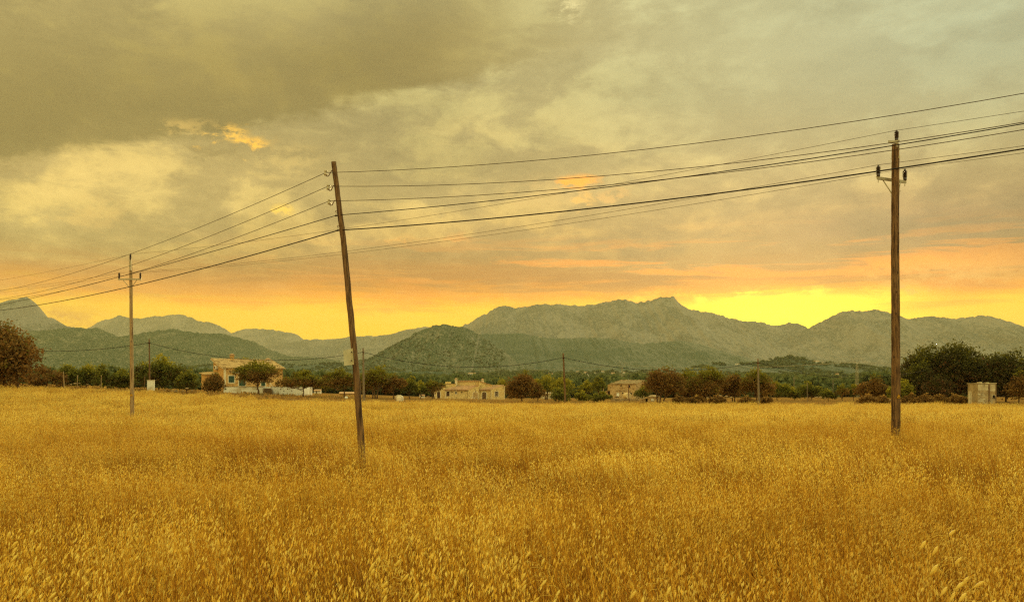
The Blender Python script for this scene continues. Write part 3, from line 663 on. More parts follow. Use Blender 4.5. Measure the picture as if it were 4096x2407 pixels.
# near the left edge
tree(10, 270, 1272, 1527, 104, M_leaf_rust, 'rust', 'large rusty brown tree with pale leaning trunk at the left edge of the field', trunk=80, crown0=.10, dens=1.6, leaf=.33)
tree(185, 150, 1462, 1530, 122, M_leaf_rust, 'rust', 'low rust brown bush beside the large tree at the left edge', 'bush', 'bush', crown0=.02)
tree(275, 90, 1455, 1528, 130, M_leaf_green, 'green', 'small olive green bush between two thin fence posts', 'bush', 'bush', crown0=.05)
tree(345, 120, 1452, 1528, 132, M_leaf_green, 'half', 'green and brown bush with uneven top behind pale stones', 'bush', 'bush', crown0=.08)
tree(412, 70, 1455, 1528, 128, M_leaf_green, 'green', 'rounded green bush right of a thin pale post', 'bush', 'bush', crown0=.05)
tree(480, 110, 1470, 1533, 128, M_leaf_green, 'green', 'low green bush behind the left power pole', 'bush', 'bush', crown0=.05)
tree(640, 205, 1415, 1542, 134, M_leaf_green, 'half', 'broad green tree behind the white cabinet left of the farmhouse', crown0=.10, leaf=.33)
tree(748, 92, 1476, 1550, 130, M_leaf_green, 'green', 'small grey green olive tree in front of the farmhouse annex', crown0=.12)
tree(857, 88, 1489, 1554, 138, M_leaf_rust, 'rust', 'round rust brown bush against the left wall of the farmhouse', 'bush', 'bush', crown0=.06, round_=True, dens=1.3)
tree(1028, 172, 1434, 1571, 150, M_leaf_rust, 'half', 'umbrella shaped tree in front of the farmhouse with white terrace', trunk=1035, crown0=.34, round_=True, dens=1.35, leaf=.27)
tree(985, 110, 1428, 1545, 176, M_leaf_green, 'half', 'treetop showing above the farmhouse roof between its chimneys', crown0=.3)
tree(1205, 175, 1476, 1584, 146, M_leaf_rust, 'half', 'spreading brown green tree over the end of the white terrace wall', trunk=1213, crown0=.30, leaf=.27)
tree(1362, 130, 1466, 1594, 148, M_leaf_rust, 'half', 'rusty tree just left of the leaning pole', trunk=1378, crown0=.28, leaf=.27)
tree(1460, 80, 1478, 1594, 152, M_leaf_rust, 'half', 'narrow brown green tree right behind the thin cable pole', crown0=.25, leaf=.27)
tree(1510, 120, 1458, 1594, 150, M_leaf_rust, 'half', 'tallest brown green tree right of the leaning pole with several trunks', trunk=1500, crown0=.28, multi=3, leaf=.27)
tree(1575, 95, 1494, 1594, 152, M_leaf_rust, 'rust', 'low brown tree above the wrapped bale', crown0=.28, leaf=.27)
tree(1638, 76, 1503, 1596, 156, M_leaf_green, 'green', 'slim green tree between the wrapped bale and the wide stone house', crown0=.25)
tree(1682, 60, 1522, 1596, 160, M_leaf_green, 'green', 'small dark green tree second from the wide stone house', crown0=.25)
tree(1728, 92, 1513, 1598, 165, M_leaf_rust, 'half', 'dark tree with forked trunk touching the left end of the wide stone house', crown0=.3, trunk=1733, multi=2)
tree(2088, 128, 1474, 1602, 150, M_leaf_rust, 'rust', 'dense rust brown tree at the right end of the wide stone house', crown0=.10, round_=True, dens=1.3, leaf=.27)
tree(2012, 60, 1512, 1590, 240, M_leaf_green, 'yellow', 'yellow green treetop behind the porch of the wide stone house', crown0=.2)
tree(2150, 60, 1530, 1600, 150, M_leaf_rust, 'rust', 'low brown shrub right of the dense rust brown tree', 'bush', 'bush', crown0=.05)
tree(2185, 96, 1494, 1586, 200, M_leaf_green, 'yellow', 'yellow green olive tree with dark forked trunk left of the middle cable pole', crown0=.36, multi=2)
tree(2250, 90, 1508, 1590, 190, M_leaf_green, 'yellow', 'yellow green tree behind the middle cable pole', crown0=.25)
tree(2235, 84, 1546, 1600, 148, M_leaf_green, 'green', 'rounded green bush at the foot of the middle cable pole', 'bush', 'bush', crown0=.03, round_=True)
tree(2345, 66, 1518, 1588, 196, M_leaf_green, 'yellow', 'light green tree with round crown between the cable pole and the ruin', crown0=.35)
tree(2394, 56, 1501, 1590, 190, M_leaf_green, 'green', 'upright dark green tree left of the brown ruin', crown0=.38)
tree(2330, 60, 1560, 1600, 150, M_leaf_green, 'yellow', 'yellowish bush in front of the light green tree', 'bush', 'bush', crown0=.03)
tree(2400, 84, 1562, 1601, 148, M_leaf_green, 'green', 'green bush below the lean-to of the brown ruin', 'bush', 'bush', crown0=.03)
tree(2570, 62, 1536, 1594, 240, M_leaf_green, 'green', 'green bush leaning on the right corner of the brown ruin', 'bush', 'bush', crown0=.05)
tree(2655, 158, 1457, 1606, 140, M_leaf_rust, 'rust', 'big rust brown tree with thin stems just right of the ruin', trunk=2640, crown0=.16, multi=3, leaf=.27, dens=1.1)
tree(2745, 110, 1474, 1606, 146, M_leaf_rust, 'half', 'brown and green tree second from the ruin', crown0=.14, multi=2, leaf=.27)
tree(2825, 160, 1455, 1606, 142, M_leaf_rust, 'half', 'tall brown tree with a green top in the middle of the grove', crown0=.16, multi=3, leaf=.27)
tree(2935, 120, 1487, 1606, 146, M_leaf_rust, 'rust', 'lower rust brown tree left of the last cable pole', crown0=.14, multi=2, leaf=.27)
tree(3032, 136, 1474, 1606, 142, M_leaf_rust, 'half', 'dark brown tree below the rightmost visible cable pole', crown0=.14, multi=2, leaf=.27, dens=1.15)
tree(3110, 106, 1520, 1598, 170, M_leaf_green, 'green', 'green tree at the right end of the brown grove', crown0=.12)
tree(3240, 110, 1524, 1598, 170, M_leaf_green, 'green', 'green rounded tree beside a thin grey post', crown0=.15, multi=2)
tree(3178, 60, 1548, 1600, 168, M_leaf_green, 'half', 'small bush between two green rounded trees', 'bush', 'bush', crown0=.05)
tree(3312, 66, 1550, 1598, 160, M_leaf_green, 'green', 'compact dark green bush left of the lattice mast', 'bush', 'bush', crown0=.04, round_=True)
tree(3370, 60, 1532, 1598, 160, M_leaf_rust, 'half', 'half bare dark tree left of the lattice mast', crown0=.2, dens=.35, bare=True)
tree(3416, 50, 1528, 1598, 165, M_leaf_green, 'green', 'narrow green tree directly left of the lattice mast foot', crown0=.1)
tree(3492, 128, 1497, 1604, 142, M_leaf_rust, 'rust', 'rust brown tree with green crest left of the right power pole', crown0=.10, leaf=.27)
tree(3600, 104, 1510, 1602, 138, M_leaf_green, 'yellow', 'yellow green tree directly behind the right power pole', crown0=.18, leaf=.27)
tree(3668, 170, 1440, 1604, 142, M_leaf_dark, 'green', 'dark lower tree on the left flank of the big evergreen', crown0=.12, leaf=.32)
tree(3705, 215, 1374, 1604, 146, M_leaf_dark, 'green', 'big dark evergreen with rounded left crown', crown0=.04, leaf=.33, dens=1.1, lobes=15)
tree(3835, 255, 1368, 1606, 144, M_leaf_dark, 'green', 'biggest dark evergreen behind the blockwork hut', crown0=.04, leaf=.33, dens=1.5, lobes=18)
tree(4030, 240, 1392, 1606, 140, M_leaf_dark, 'green', 'dark evergreen with brown patches at the right edge', crown0=.06, leaf=.33, lobes=15, dens=1.3)
tree(3932, 170, 1402, 1606, 147, M_leaf_dark, 'green', 'dark evergreen filling the gap behind the left wall of the blockwork hut', crown0=.04, leaf=.33, dens=1.2)
tree(3760, 120, 1492, 1606, 134, M_leaf_dark, 'rust', 'brown dead foliage hanging below the biggest evergreen', 'bush', 'bush', crown0=.12, dens=.8)
tree(4075, 90, 1480, 1606, 132, M_leaf_rust, 'rust', 'brown bush right of the blockwork hut at the right edge', 'bush', 'bush', crown0=.15, dens=.8)
shrub_at = ['left of the right power pole, below the green crested tree', 'directly left of the foot of the right power pole', 'just right of the right power pole', 'under the left crown of the big evergreens', 'under the middle of the big evergreens',
            'halfway between the power pole and the blockwork hut', 'touching the left side of the blockwork hut', 'at the foot of the second rust brown tree from the ruin', 'left of the pale stone heap in the grove', 'right of the pale stone heap in the grove',
            'below the last cable pole', 'at the right end of the brown grove']
for i, (px, y0, wd) in enumerate([(3470, 1575, 70), (3530, 1580, 60), (3640, 1572, 70), (3700, 1570, 66), (3765, 1576, 70), (3820, 1572, 60), (3850, 1582, 50), (2720, 1578, 60), (2790, 1580, 60), (2870, 1576, 66), (2985, 1582, 60), (3060, 1584, 50)]):
    tree(px, wd, y0, 1608, 124+(i % 3)*2, M_weed, 'rust', 'dry brown shrub '+shrub_at[i], 'shrub', 'shrub', crown0=.02, group='dry shrubs along the field edge')
# background trees that show between the others
bt = [(520, 1500), (930, 1500), (1150, 1500), (1255, 1500), (1300, 1505), (1415, 1512), (1545, 1520), (1600, 1517), (1705, 1518), (1765, 1520), (1840, 1522), (1905, 1524), (1970, 1512), (2035, 1520),
      (2120, 1520), (2300, 1530), (2440, 1540), (2600, 1520), (2700, 1520), (3150, 1535), (3205, 1545), (3275, 1545), (3345, 1550), (3395, 1548), (3450, 1545), (3560, 1530)]
bt_at = ['directly behind the left power pole', 'behind the left gable of the farmhouse', 'right behind the right end of the farmhouse', 'above the right half of the white terrace wall', 'between the terrace tree and the leaning pole', 'hidden behind the metal plate pole, low down',
         'behind the tree with several trunks', 'above the wrapped bale', 'behind the slim green tree by the bale', 'touching the left gable of the wide stone house', 'behind the left chimney of the wide stone house', 'behind the upper wall of the wide stone house',
         'behind the right chimney of the wide stone house', 'left of the dense rust brown tree', 'right of the dense rust brown tree', 'between the middle cable pole and the round crowned tree', 'touching the left side of the ruin', 'touching the right side of the ruin roof',
         'behind the first rust brown trees of the grove', 'right of the brown grove', 'between the grove and the thin grey post', 'right of the thin grey post', 'above the compact dark green bush', 'behind the half bare dark tree', 'right of the largest lattice mast', 'left of the right power pole, behind the green crest']
for i, (px, yt) in enumerate(bt):
    tree(px, 56+(i*17) % 34, yt+(i*7) % 9-4, 1590, 330+(i*37) % 70, M_leaf_green, ('green', 'yellow', 'half')[i % 3], 'small far green tree '+bt_at[i], 'tree', 'tree', crown0=.1, leaf=.55, dens=.8, group='background trees beyond the farm plots')

# ------------------------------------------------------------------ weeds, dry grass, field stones
def tufts(name, n, xr, yr, mat, hgt, wid, tone, **kw):
    rng = np.random.default_rng(len(name)+n); X = rng.uniform(*xr, n); Y = rng.uniform(*yr, n)
    keep = (abs(X) < .6*Y+6) & (fbm(X/4, Y/4, 3, 12) > .40); X, Y = X[keep], Y[keep]; m = len(X); q = 9
    Xr = np.repeat(X, q)+rng.normal(0, wid*.5, m*q); Yr = np.repeat(Y, q)+rng.normal(0, wid*.5, m*q)
    h = hgt*rng.uniform(.4, 1.3, m*q)*np.repeat(rng.uniform(.5, 1.3, m), q)*np.interp(Xr, [-38, -20], [1.1, .55]); Z = ground(Xr, Yr)
    A = unit(np.c_[rng.normal(0, .35, m*q), rng.normal(0, .3, m*q), np.ones(m*q)]); B = unit(np.cross(A, rng.normal(0, 1, (m*q, 3))))
    V, Q, T = diamonds(np.c_[Xr, Yr, Z+h*.42], A, B, h, h*.38, np.clip(np.repeat(rng.normal(tone, .22, m), q)+rng.normal(0, .08, m*q), 0, 1))
    tag(link(bpy.data.objects.new(name, np_mesh(name, V, Q, [mat], tone=T))), kind='stuff', **kw)
tufts('weeds', 6500, (-90, 90), (113, 136), M_weed, .38, .5, .52, label='brown dry weeds and scrub along the far edge of the oat field', cat='weeds')
tufts('dry_grass', 12000, (-130, 130), (122, 240), M_weed, .30, .9, .60, label='short straw coloured grass around the farmhouses', cat='dry grass')
def stone_mesh(seed):
    rng = np.random.default_rng(seed); b = bpy.data.meshes.new('stone'); v = []; f = []
    prof = [(-.0, -.5), (.62, -.42), (.95, -.1), (.85, .25), (.5, .46), (0, .52)]; n = 9
    for r, z in prof:
        for k in range(n):
            a = 2*math.pi*k/n; j = 1+rng.uniform(-.18, .18); v.append((r*j*math.cos(a), r*j*.8*math.sin(a), z*(1+rng.uniform(-.15, .15))))
    for i in range(len(prof)-1):
        for k in range(n): f.append((i*n+k, i*n+(k+1) % n, (i+1)*n+(k+1) % n, (i+1)*n+k))
    b.from_pydata(v, [], f); b.materials.append(M_rock); b.update(); return b
sm = [stone_mesh(i) for i in range(4)]
_p = 'stone between the slim fence posts'; _m = 'stone below the broad tree by the cabinet'; _g = 'stone of the heap in the brown grove'; _r = 'stone left of the lattice mast'
st_at = ['second '+_p, 'third and small '+_p, 'first '+_p, 'stone alone under the bush beside the leaning fence post', 'second '+_m, 'third and largest '+_m, 'fourth '+_m, 'fifth and wide '+_m, 'first and smallest '+_m, 'last '+_m, 'fourth '+_p, 'stone at the foot of the straight fence post',
         'at the left end '+_g, 'broad one in the upper left '+_g, 'topmost and biggest '+_g, 'upper right '+_g, 'at the right end '+_g, 'lowest left '+_g, 'lowest right '+_g, 'first '+_r, 'second '+_r, 'third '+_r, 'stone just left of the right power pole foot']
for i, (px, py, wd) in enumerate([(300, 1533, 14), (318, 1532, 10), (285, 1536, 11), (216, 1517, 10), (688, 1562, 12), (703, 1563, 16), (732, 1562, 11), (748, 1552, 14), (660, 1561, 9), (768, 1561, 10), (350, 1537, 9), (400, 1540, 10), (2830, 1590, 12), (2860, 1586, 16),
                                  (2880, 1582, 18), (2905, 1584, 16), (2925, 1588, 14), (2850, 1594, 12), (2895, 1593, 14), (3265, 1588, 12), (3282, 1587, 14), (3300, 1590, 10), (3560, 1598, 12)]):
    Y = 127 if px < 2000 else 126; o = link(bpy.data.objects.new('boulder', sm[i % 4])); s_ = wd*Y/F*.55
    X = XA(px, Y); o.location = (X, Y, max(gz(X, Y)+s_*.25, CAMZ+(HY-py)/F*Y)-s_*.1); o.scale = (s_, s_, s_*.75); o.rotation_euler = (0, 0, i*1.3)
    tag(o, 'pale '+st_at[i], 'boulder', 'pale field stones among the weeds')

# ------------------------------------------------------------------ power poles
def rough_pole(b, pts, r0, r1, n=14, rings=40, seed=0):
    rng = random.Random(seed); P0 = [Vector(p) for p in pts]; out = []; rad = []
    for i in range(rings+1):
        t_ = i/rings*(len(P0)-1); j = min(int(t_), len(P0)-2); q = P0[j].lerp(P0[j+1], t_-j)
        out.append(q+Vector((rng.uniform(-1, 1), rng.uniform(-1, 1), 0))*.004); rad.append((r0+(r1-r0)*i/rings)*(1+rng.uniform(-.02, .02)))
    return b.tube(out, rad, n)
def insulator(parent, x, y, z, h=.32):
    s_ = h/.32; pr = [(.046, 0), (.050, .015), (.050, .095)]
    for i in range(6):
        zz = .10+i*.030; pr += [(.034, zz), (.064, zz+.004), (.066, zz+.009), (.036, zz+.017)]
    pr += [(.034, .285), (.028, .29), (.028, .32)]
    o = MB().lathe([(r*s_, q*s_) for r, q in pr], 16).build('insulator', M_glaze, parent, smooth=True, loc=(x, y, z)); return o
def warning_sign(parent, x, y, z, w_, rz=0.0):
    """yellow triangle with a black lightning mark over a yellow text panel"""
    h = w_*.8; b = MB(); b.prism([(-w_*.38, 0, 0), (w_*.38, 0, 0), (0, 0, h)], [(-w_*.38, -.006, 0), (w_*.38, -.006, 0), (0, -.006, h)])
    b.box((-w_/2, -.006, -h*.62), (w_/2, 0, -h*.04)); s_ = b.build('warning_sign', M_yellow, parent, loc=(x, y, z), rz=rz)
    b = MB(); t_ = w_
    zig = [(-.02, .62), (.06, .62), (.02, .42), (.08, .42), (-.03, .12), (0, .33), (-.06, .33)]
    b.prism([(a*t_, -.0065, c*t_) for a, c in zig], [(a*t_, -.009, c*t_) for a, c in zig])
    for k in (.15, .28, .41): b.box((-w_*.38, -.009, -h*k-.006), (w_*.38, -.0065, -h*k))
    for s1 in (-1, 1): b.prism([(s1*w_*.36, -.0065, .008), (s1*w_*.32, -.0065, .008), (0, -.0065, h*.93), (0, -.0065, h*.99)], [(s1*w_*.36, -.009, .008), (s1*w_*.32, -.009, .008), (0, -.009, h*.93), (0, -.009, h*.99)])
    b.build('warning_emblem', M_ink, s_); return s_
# right pole, 25 m away
YR = 25.3; XR = XA(3582, YR); zr = gz(XR, YR)
pr_ = empty('power_pole', (XR, YR, zr), label='thick dark wooden power pole standing in the oats near the big evergreens', cat='power pole', group='wooden power poles in the oats')
topR = CAMZ+(HY-578)/F*YR-zr
rough_pole(MB(), [(.012, 0, -.5), (.01, 0, 3), (-.01, 0, 6), (0, 0, topR)], .128, .100, 18, 60, 1).build('shaft', M_wood, pr_, smooth=True)
L = P(3513, 704, YR-.15); R = P(3620, 715, YR+.30); o_ = Vector((XR, YR, zr))
Ll, Rl = L-o_, R-o_; d_ = (Rl-Ll).normalized(); zA = (Ll.z+Rl.z)/2
ang = math.atan2(d_.y, d_.x)
arm = MB().box((-.42, -.03, -.035), (.42, .03, .035)); mid_ = (Ll+Rl)/2
L2 = (Rl-Ll).length/2+.04; arm = MB().box((-L2, .13, -.04), (L2, .17, .04)); arm.box((-L2, .17, .032), (L2, .21, .04))
arm.build('crossarm', M_galv, pr_, loc=(mid_.x+.12, mid_.y, zA-.045), rz=ang)
for q in (Ll, Rl):
    off = Vector((-math.sin(ang), math.cos(ang), 0))*.15
    io = insulator(pr_, q.x+off.x+.12, q.y+off.y, zA); MB().tube([(0, 0, -.17), (0, 0, .02)], .011, 8).build('pin', M_galv, io)
a_ = P(3537, 716, YR)-o_; b_ = P(3569, 775, YR)-o_
MB().tube([(a_.x, .10, a_.z), (b_.x, .02, b_.z)], .017, 6).build('brace', M_galv, pr_)
a_ = P(3603, 722, YR+.2)-o_; b_ = P(3590, 775, YR+.1)-o_
MB().tube([(a_.x, .20, a_.z), (b_.x, .06, b_.z)], .017, 6).build('brace', M_galv, pr_)
zt = CAMZ+(HY-566)/F*YR-zr
MB().box((-.25, -.13, zt-.085), (.03, -.105, zt-.01)).box((-.02, -.105, zt-.18), (.03, -.08, zt-.01)).box((-.03, -.13, zt-.012), (.07, .05, zt)).build('top_bracket', M_galv, pr_)
ti = insulator(pr_, .012, -.04, zt, .305)
MB().tube([(0, 0, -.09), (0, 0, .02)], .012, 8).build('pin', M_galv, ti)
for dz_, s_ in ((.16, .030), (.38, .034)):
    MB().box((.045, -.108, topR-dz_-s_), (.045+s_*1.2, -.100, topR-dz_+s_)).build('tag_plate', M_plate, pr_)
for dz_, sx_ in ((.42, -1), (1.32, 1), (1.46, -1)):
    MB().tube([(sx_*.09, -.02, topR-dz_), (sx_*.145, -.02, topR-dz_+.004)], .008, 6).build('bolt', M_galv, pr_)
for i in range(15):
    rr = random.Random(i+3); zk = .8+i*.58+rr.uniform(-.15, .15); ak = rr.uniform(-2.7, -.45); rk = .128-.028*zk/topR
    MB().lathe([(.020, 0), (.016, .007), (.006, .010)], 8).build('knot', M_door, pr_, smooth=True).matrix_local = Matrix.Translation((rk*math.cos(ak)*.98, rk*math.sin(ak)*.98, zk)) @ Matrix.Rotation(ak+math.pi/2, 4, 'Z') @ Matrix.Rotation(math.pi/2, 4, 'X') @ Matrix.Scale(1.9, 4, (0, 1, 0))
zs = CAMZ+(HY-1582)/F*YR-zr
warning_sign(pr_, XA(3594, YR-.12)-XR, -.135, zs-.02, .098, .35)
# left pole, 52 m away
YL = 52.0; XL = XA(525.5, YL); zl = gz(XL, YL)
pl_ = empty('power_pole', (XL, YL, zl), label='pale wooden power pole standing in front of a row of green bushes', cat='power pole', group='wooden power poles in the oats')
topL = CAMZ+(HY-1045)/F*YL-zl
rough_pole(MB(), [(.06, 0, -.5), (.03, 0, 3), (.0, 0, 6), (-.04, 0, topL)], .122, .082, 14, 50, 2).build('shaft', M_wood_pale, pl_, smooth=True)
def loc(px, py, Y, o): q = P(px, py, Y); return Vector((q.x-o[0], q.y-o[1], q.z-o[2]))
oL = (XL, YL, zl); a_ = loc(481, 1118, YL, oL); b_ = loc(567, 1118, YL, oL)
MB().box((a_.x-.05, -.19, a_.z-.04), (b_.x+.05, -.13, a_.z+.035)).build('crossarm', M_galv, pl_)
for px_ in (481.5, 566):
    q = loc(px_, 1115, YL, oL); io = insulator(pl_, q.x, -.16, q.z, .34); MB().tube([(0, 0, -.16), (0, 0, .02)], .012, 6).build('pin', M_galv, io)
for p0, p1 in (((497, 1121), (520, 1149)), ((552, 1121), (530, 1149))):
    u_, v_ = loc(*p0, YL, oL), loc(*p1, YL, oL); MB().tube([(u_.x, -.16, u_.z), (v_.x, -.12, v_.z)], .018, 6).build('brace', M_galv, pl_)
q = loc(525, 1040, YL, oL); MB().box((q.x-.05, -.13, q.z-.62), (q.x+.05, -.09, q.z)).build('top_bracket', M_galv, pl_)
ti = insulator(pl_, loc(523.5, 1040, YL, oL).x+.02, -.11, q.z, .33)
warning_sign(pl_, loc(530, 1578, YL, oL).x, -.15, loc(532, 1579, YL, oL).z, .13, .25)
for i in range(8): 
    rr = random.Random(i+33); zk = 1+i*1.05; ak = rr.uniform(-2.7, -.45); rk = .122-.04*zk/topL
    MB().lathe([(.022, 0), (.016, .007)], 7).build('knot', M_door, pl_).matrix_local = Matrix.Translation((rk*math.cos(ak)+.06-.1*zk/topL, rk*math.sin(ak), zk)) @ Matrix.Rotation(ak+math.pi/2, 4, 'Z') @ Matrix.Rotation(math.pi/2, 4, 'X')

# leaning telephone pole, 17 m away
YM = 17.0; XM = XA(1463, YM); zm = gz(XM, YM); oM = (XM, YM, zm)
pm = empty('telephone_pole', (XM, YM, zm), label='thin leaning wooden telephone pole with a pale metal plate on its side', cat='telephone pole')
ax_ = [loc(px, py, YM, oM) for px, py in ((1465, 2060), (1449, 1825), (1438, 1680), (1425, 1500), (1411, 1340), (1394, 1170), (1378, 1000), (1369, 920), (1362, 870), (1341, 700), (1335, 648))]
rough_pole(MB(), ax_, .068, .046, 16, 60, 3).build('shaft', M_wood, pm, smooth=True)
for (hx, hy), (ix, iy) in (((1329, 683), (1303, 692)), ((1335, 744), (1313, 749)), ((1340, 803), (1317, 808))):
    h_ = loc(hx+6, hy, YM, oM); c_ = loc(ix, iy, YM, oM); k_ = YM/F
    hk = MB().tube([h_, (h_.x-8*k_, -.0, h_.z+1*k_), (c_.x+16*k_, -.0, c_.z-4*k_), (c_.x+12*k_, -.0, c_.z-12*k_), (c_.x+5*k_, 0, c_.z-14*k_), (c_.x, 0, c_.z-8*k_)], .008, 8).build('hook', M_rust, pm, smooth=True)
    MB().lathe([(.016, -.050), (.030, -.046), (.033, -.020), (.028, .0), (.020, .008), (.020, .018), (.031, .026), (.029, .045), (.012, .054)], 12).build('insulator', M_porc, pm, smooth=True, loc=(c_.x, c_.y, c_.z))
for px_, py_ in ((1347, 862), (1354, 921)):
    c_ = loc(px_-1, py_, YM, oM); k_ = YM/F
    ring = [(c_.x+math.cos(a)*.016-.004, 0, c_.z+16*k_+math.sin(a)*.016) for a in np.linspace(-.5, 4.9, 10)]
    MB().tube([(c_.x+10*k_, 0, c_.z+14*k_)]+ring, .005, 6).build('hook', M_rust, pm, smooth=True)
    MB().tube([(c_.x-.004, 0, c_.z+12*k_), (c_.x-.02, 0, c_.z+3*k_)], .003, 5).tube([(c_.x+.004, 0, c_.z+12*k_), (c_.x+.02, 0, c_.z+3*k_)], .003, 5).build('hanger', M_galv, pm)
    MB().tube([(c_.x-6*k_, 0, c_.z-3*k_), (c_.x-2*k_, 0, c_.z), (c_.x+4*k_, 0, c_.z-1*k_), (c_.x+9*k_, 0, c_.z)], [.012, .017, .012, .011], 8).build('clamp', M_black, pm, smooth=True)
pt = [loc(px, py, YM-.12, oM) for px, py in ((1373, 1401), (1403, 1394.5), (1408, 1458), (1376, 1462.5))]
pt2 = [pt[1], loc(1410.5, 1393, YM-.16, oM), loc(1415.5, 1456.5, YM-.16, oM), pt[2]]
b = MB(); off = Vector((0, .012, 0)); b.prism([p+off for p in pt], pt); b.prism([p+off for p in pt2], pt2)
plate = b.build('metal_plate', M_plate, pm)
for py_ in (1408, 1441): 
    q = loc(1405, py_, YM-.165, oM); MB().box((q.x-.006, q.y-.004, q.z-.014), (q.x+.006, q.y+.02, q.z+.014)).build('bolt', M_door, plate)

# ------------------------------------------------------------------ wires
def span(A, Bx, By, obs, sag=None, t1=1.0, n=40):
    """wire from A towards plan point (Bx, By); z is a parabola through the observed heights"""
    ts, zs_ = [], []
    for px, py in obs:
        k = (px-CX)/F; t_ = (k*A.y-A.x)/((Bx-A.x)-k*(By-A.y)); Y = A.y+(By-A.y)*t_
        ts.append(t_); zs_.append(CAMZ+(HY-py)/F*Y-A.z)
    ts = np.array(ts); zs_ = np.array(zs_)
    if sag is not None: c = 4*sag; b_ = np.sum(ts*(zs_-c*ts*ts))/np.sum(ts*ts)
    else: b_, c = np.linalg.lstsq(np.c_[ts, ts*ts], zs_, rcond=None)[0]
    return [Vector((A.x+(Bx-A.x)*s, A.y+(By-A.y)*s, A.z+b_*s+c*s*s)) for s in np.linspace(0, t1, n)]
def wire(name, segs, r, mat, label, cat='wire', group=None):
    pts_ = segs[0][::-1]+segs[1][1:] if len(segs) == 2 else segs[0]
    o = MB().tube(pts_, r, 6).build(name, mat, None, smooth=True); return tag(o, label, cat, group)
TB, TL = (24.0, 3.8), (-30.0, 46.0)
T = [((1303, 691), [(2500, 607), (3500, 473), (4096, 374)], [(540, 1010), (300, 1089), (0, 1164)], .0052, 'topmost bare wire held by the leaning telephone pole'),
     ((1313, 745), [(2500, 696), (3500, 582), (4096, 489)], [(560, 1049), (0, 1195.6)], .0052, 'second bare wire from the top of the leaning telephone pole'),
     ((1317, 804), [(2500, 734), (3500, 612), (4096, 519)], [(560, 1083), (0, 1198.6)], .0052, 'third bare wire from the top of the leaning telephone pole'),
     ((1348, 861), [(2500, 740), (3500, 594), (4096, 495.6)], [(560, 1085.5), (0, 1219.6)], .0072, 'black cable on the upper clamp of the leaning telephone pole'),
     ((1354, 921), [(2500, 819), (3500, 686.5), (4096, 595.8)], [(560, 1137), (0, 1241)], .0105, 'thick black cable on the lowest clamp of the leaning telephone pole')]
for (ax, ay), ro, lo, r, lab in T:
    A = P(ax, ay, YM-.0); A.y = YM
    wire('telephone_cable' if r > .006 else 'telephone_wire', [span(A, *TL, lo), span(A, *TB, ro)], r, M_black if r > .006 else M_copper, lab, 'cable' if r > .006 else 'wire', 'wires of the leaning telephone pole')
dR = (43.6, -1.3); dL = (-54.6, 78.6)
Aw = [(P(3583, 522.5, YR-.04), (523.5, 1016.5), [(1345, 919.6), (2500, 729)], [(4096, 445)], [(260, 1073), (0, 1121)], 'top'),
      (P(3513, 660, YR-.02), (481.5, 1091), [(1367, 1006.6), (2500, 839.5)], [(4096, 583.6)], [(260, 1127), (0, 1160)], 'left'),
      (P(3620, 675, YR+.42), (566, 1091), [(1367, 1017), (2500, 860)], [(4096, 612)], [(260, 1136), (0, 1170)], 'right')]
for A, (bx, by), mo, ro, lo, side_ in Aw:
    Bq = P(bx, by, YL-.15); s1 = span(A, Bq.x, Bq.y, mo+[(bx, by)]*6); off = (Bq.x-XL, Bq.y-YL)
    s0 = span(A, dR[0]+(A.x-XR), dR[1], ro, sag=.5, t1=.6); B2 = s1[-1]
    s2 = span(B2, dL[0]+off[0], dL[1], lo, t1=.9)
    wire('power_line', [s0, s1+s2[1:]], .0058, M_copper, 'thin power line carried by the %s insulators of both power poles' % side_, 'power line', 'lines of the power poles')

# ------------------------------------------------------------------ cable poles along the far edge
YC = 125.0
cp = [(597, 1355, 599, 'first cable pole from the left with the white cabinet at its foot'), (1453, 1391, 1455, 'thin cable pole just right of the leaning telephone pole'),
      (2253, 1412, 2262, 'dark cable pole between the wide stone house and the ruin'), (3032, 1434, 3035, 'cable pole rising out of the brown grove')]
for px, yt, pb, lab in cp:
    X0 = XA(pb, YC); z0 = gz(X0, YC); e = empty('cable_pole', (X0, YC, z0), label=lab, cat='cable pole', group='cable poles along the field edge')
    q = P(px, yt, YC); r_ = .16 if px != 597 else .12
    rough_pole(MB(), [(0, 0, -.3), (q.x-X0, 0, q.z-z0)], r_, r_*.72, 10, 20, int(px)).build('shaft', M_wood_grey if px in (1453, 3032) else M_wood, e, smooth=True)
    MB().box((q.x-X0-.2, -.16, q.z-z0-.66), (q.x-X0+.2, -.1, q.z-z0-.58)).build('cable_bracket', M_rust, e)
def cable(obs, n=24):
    xs = np.array([o[0] for o in obs], float); ys = np.array([o[1] for o in obs], float); w_ = np.ones(len(xs)); w_[0] = w_[-1] = 20
    c = np.polyfit(xs, ys, 2, w=w_); return [P(x, float(np.polyval(c, x)), YC) for x in np.linspace(xs[0], xs[-1], n)]
cab = cable([(20, 1396), (170, 1401), (300, 1407), (500, 1383), (597, 1371)])+cable([(597, 1371), (800, 1412), (950, 1433), (1100, 1444), (1300, 1432), (1453, 1408)])[1:]\
    + cable([(1453, 1408), (1567, 1434), (1726, 1459.5), (1853, 1468), (2050, 1461), (2253, 1430)])[1:]+cable([(2253, 1430), (2396, 1460), (2486, 1470.5), (2605, 1478), (2855, 1476), (2944, 1464), (3032, 1449)])[1:]\
    + cable([(3032, 1449), (3198, 1490), (3300, 1504.6), (3428, 1511), (3552, 1504), (3700, 1481)])[1:]
for q in cab: q.y -= .2
tag(MB().tube(cab, .036, 6).build('telephone_cable', M_black, None, smooth=True), 'long sagging black cable strung between the poles of the far field edge', 'cable')

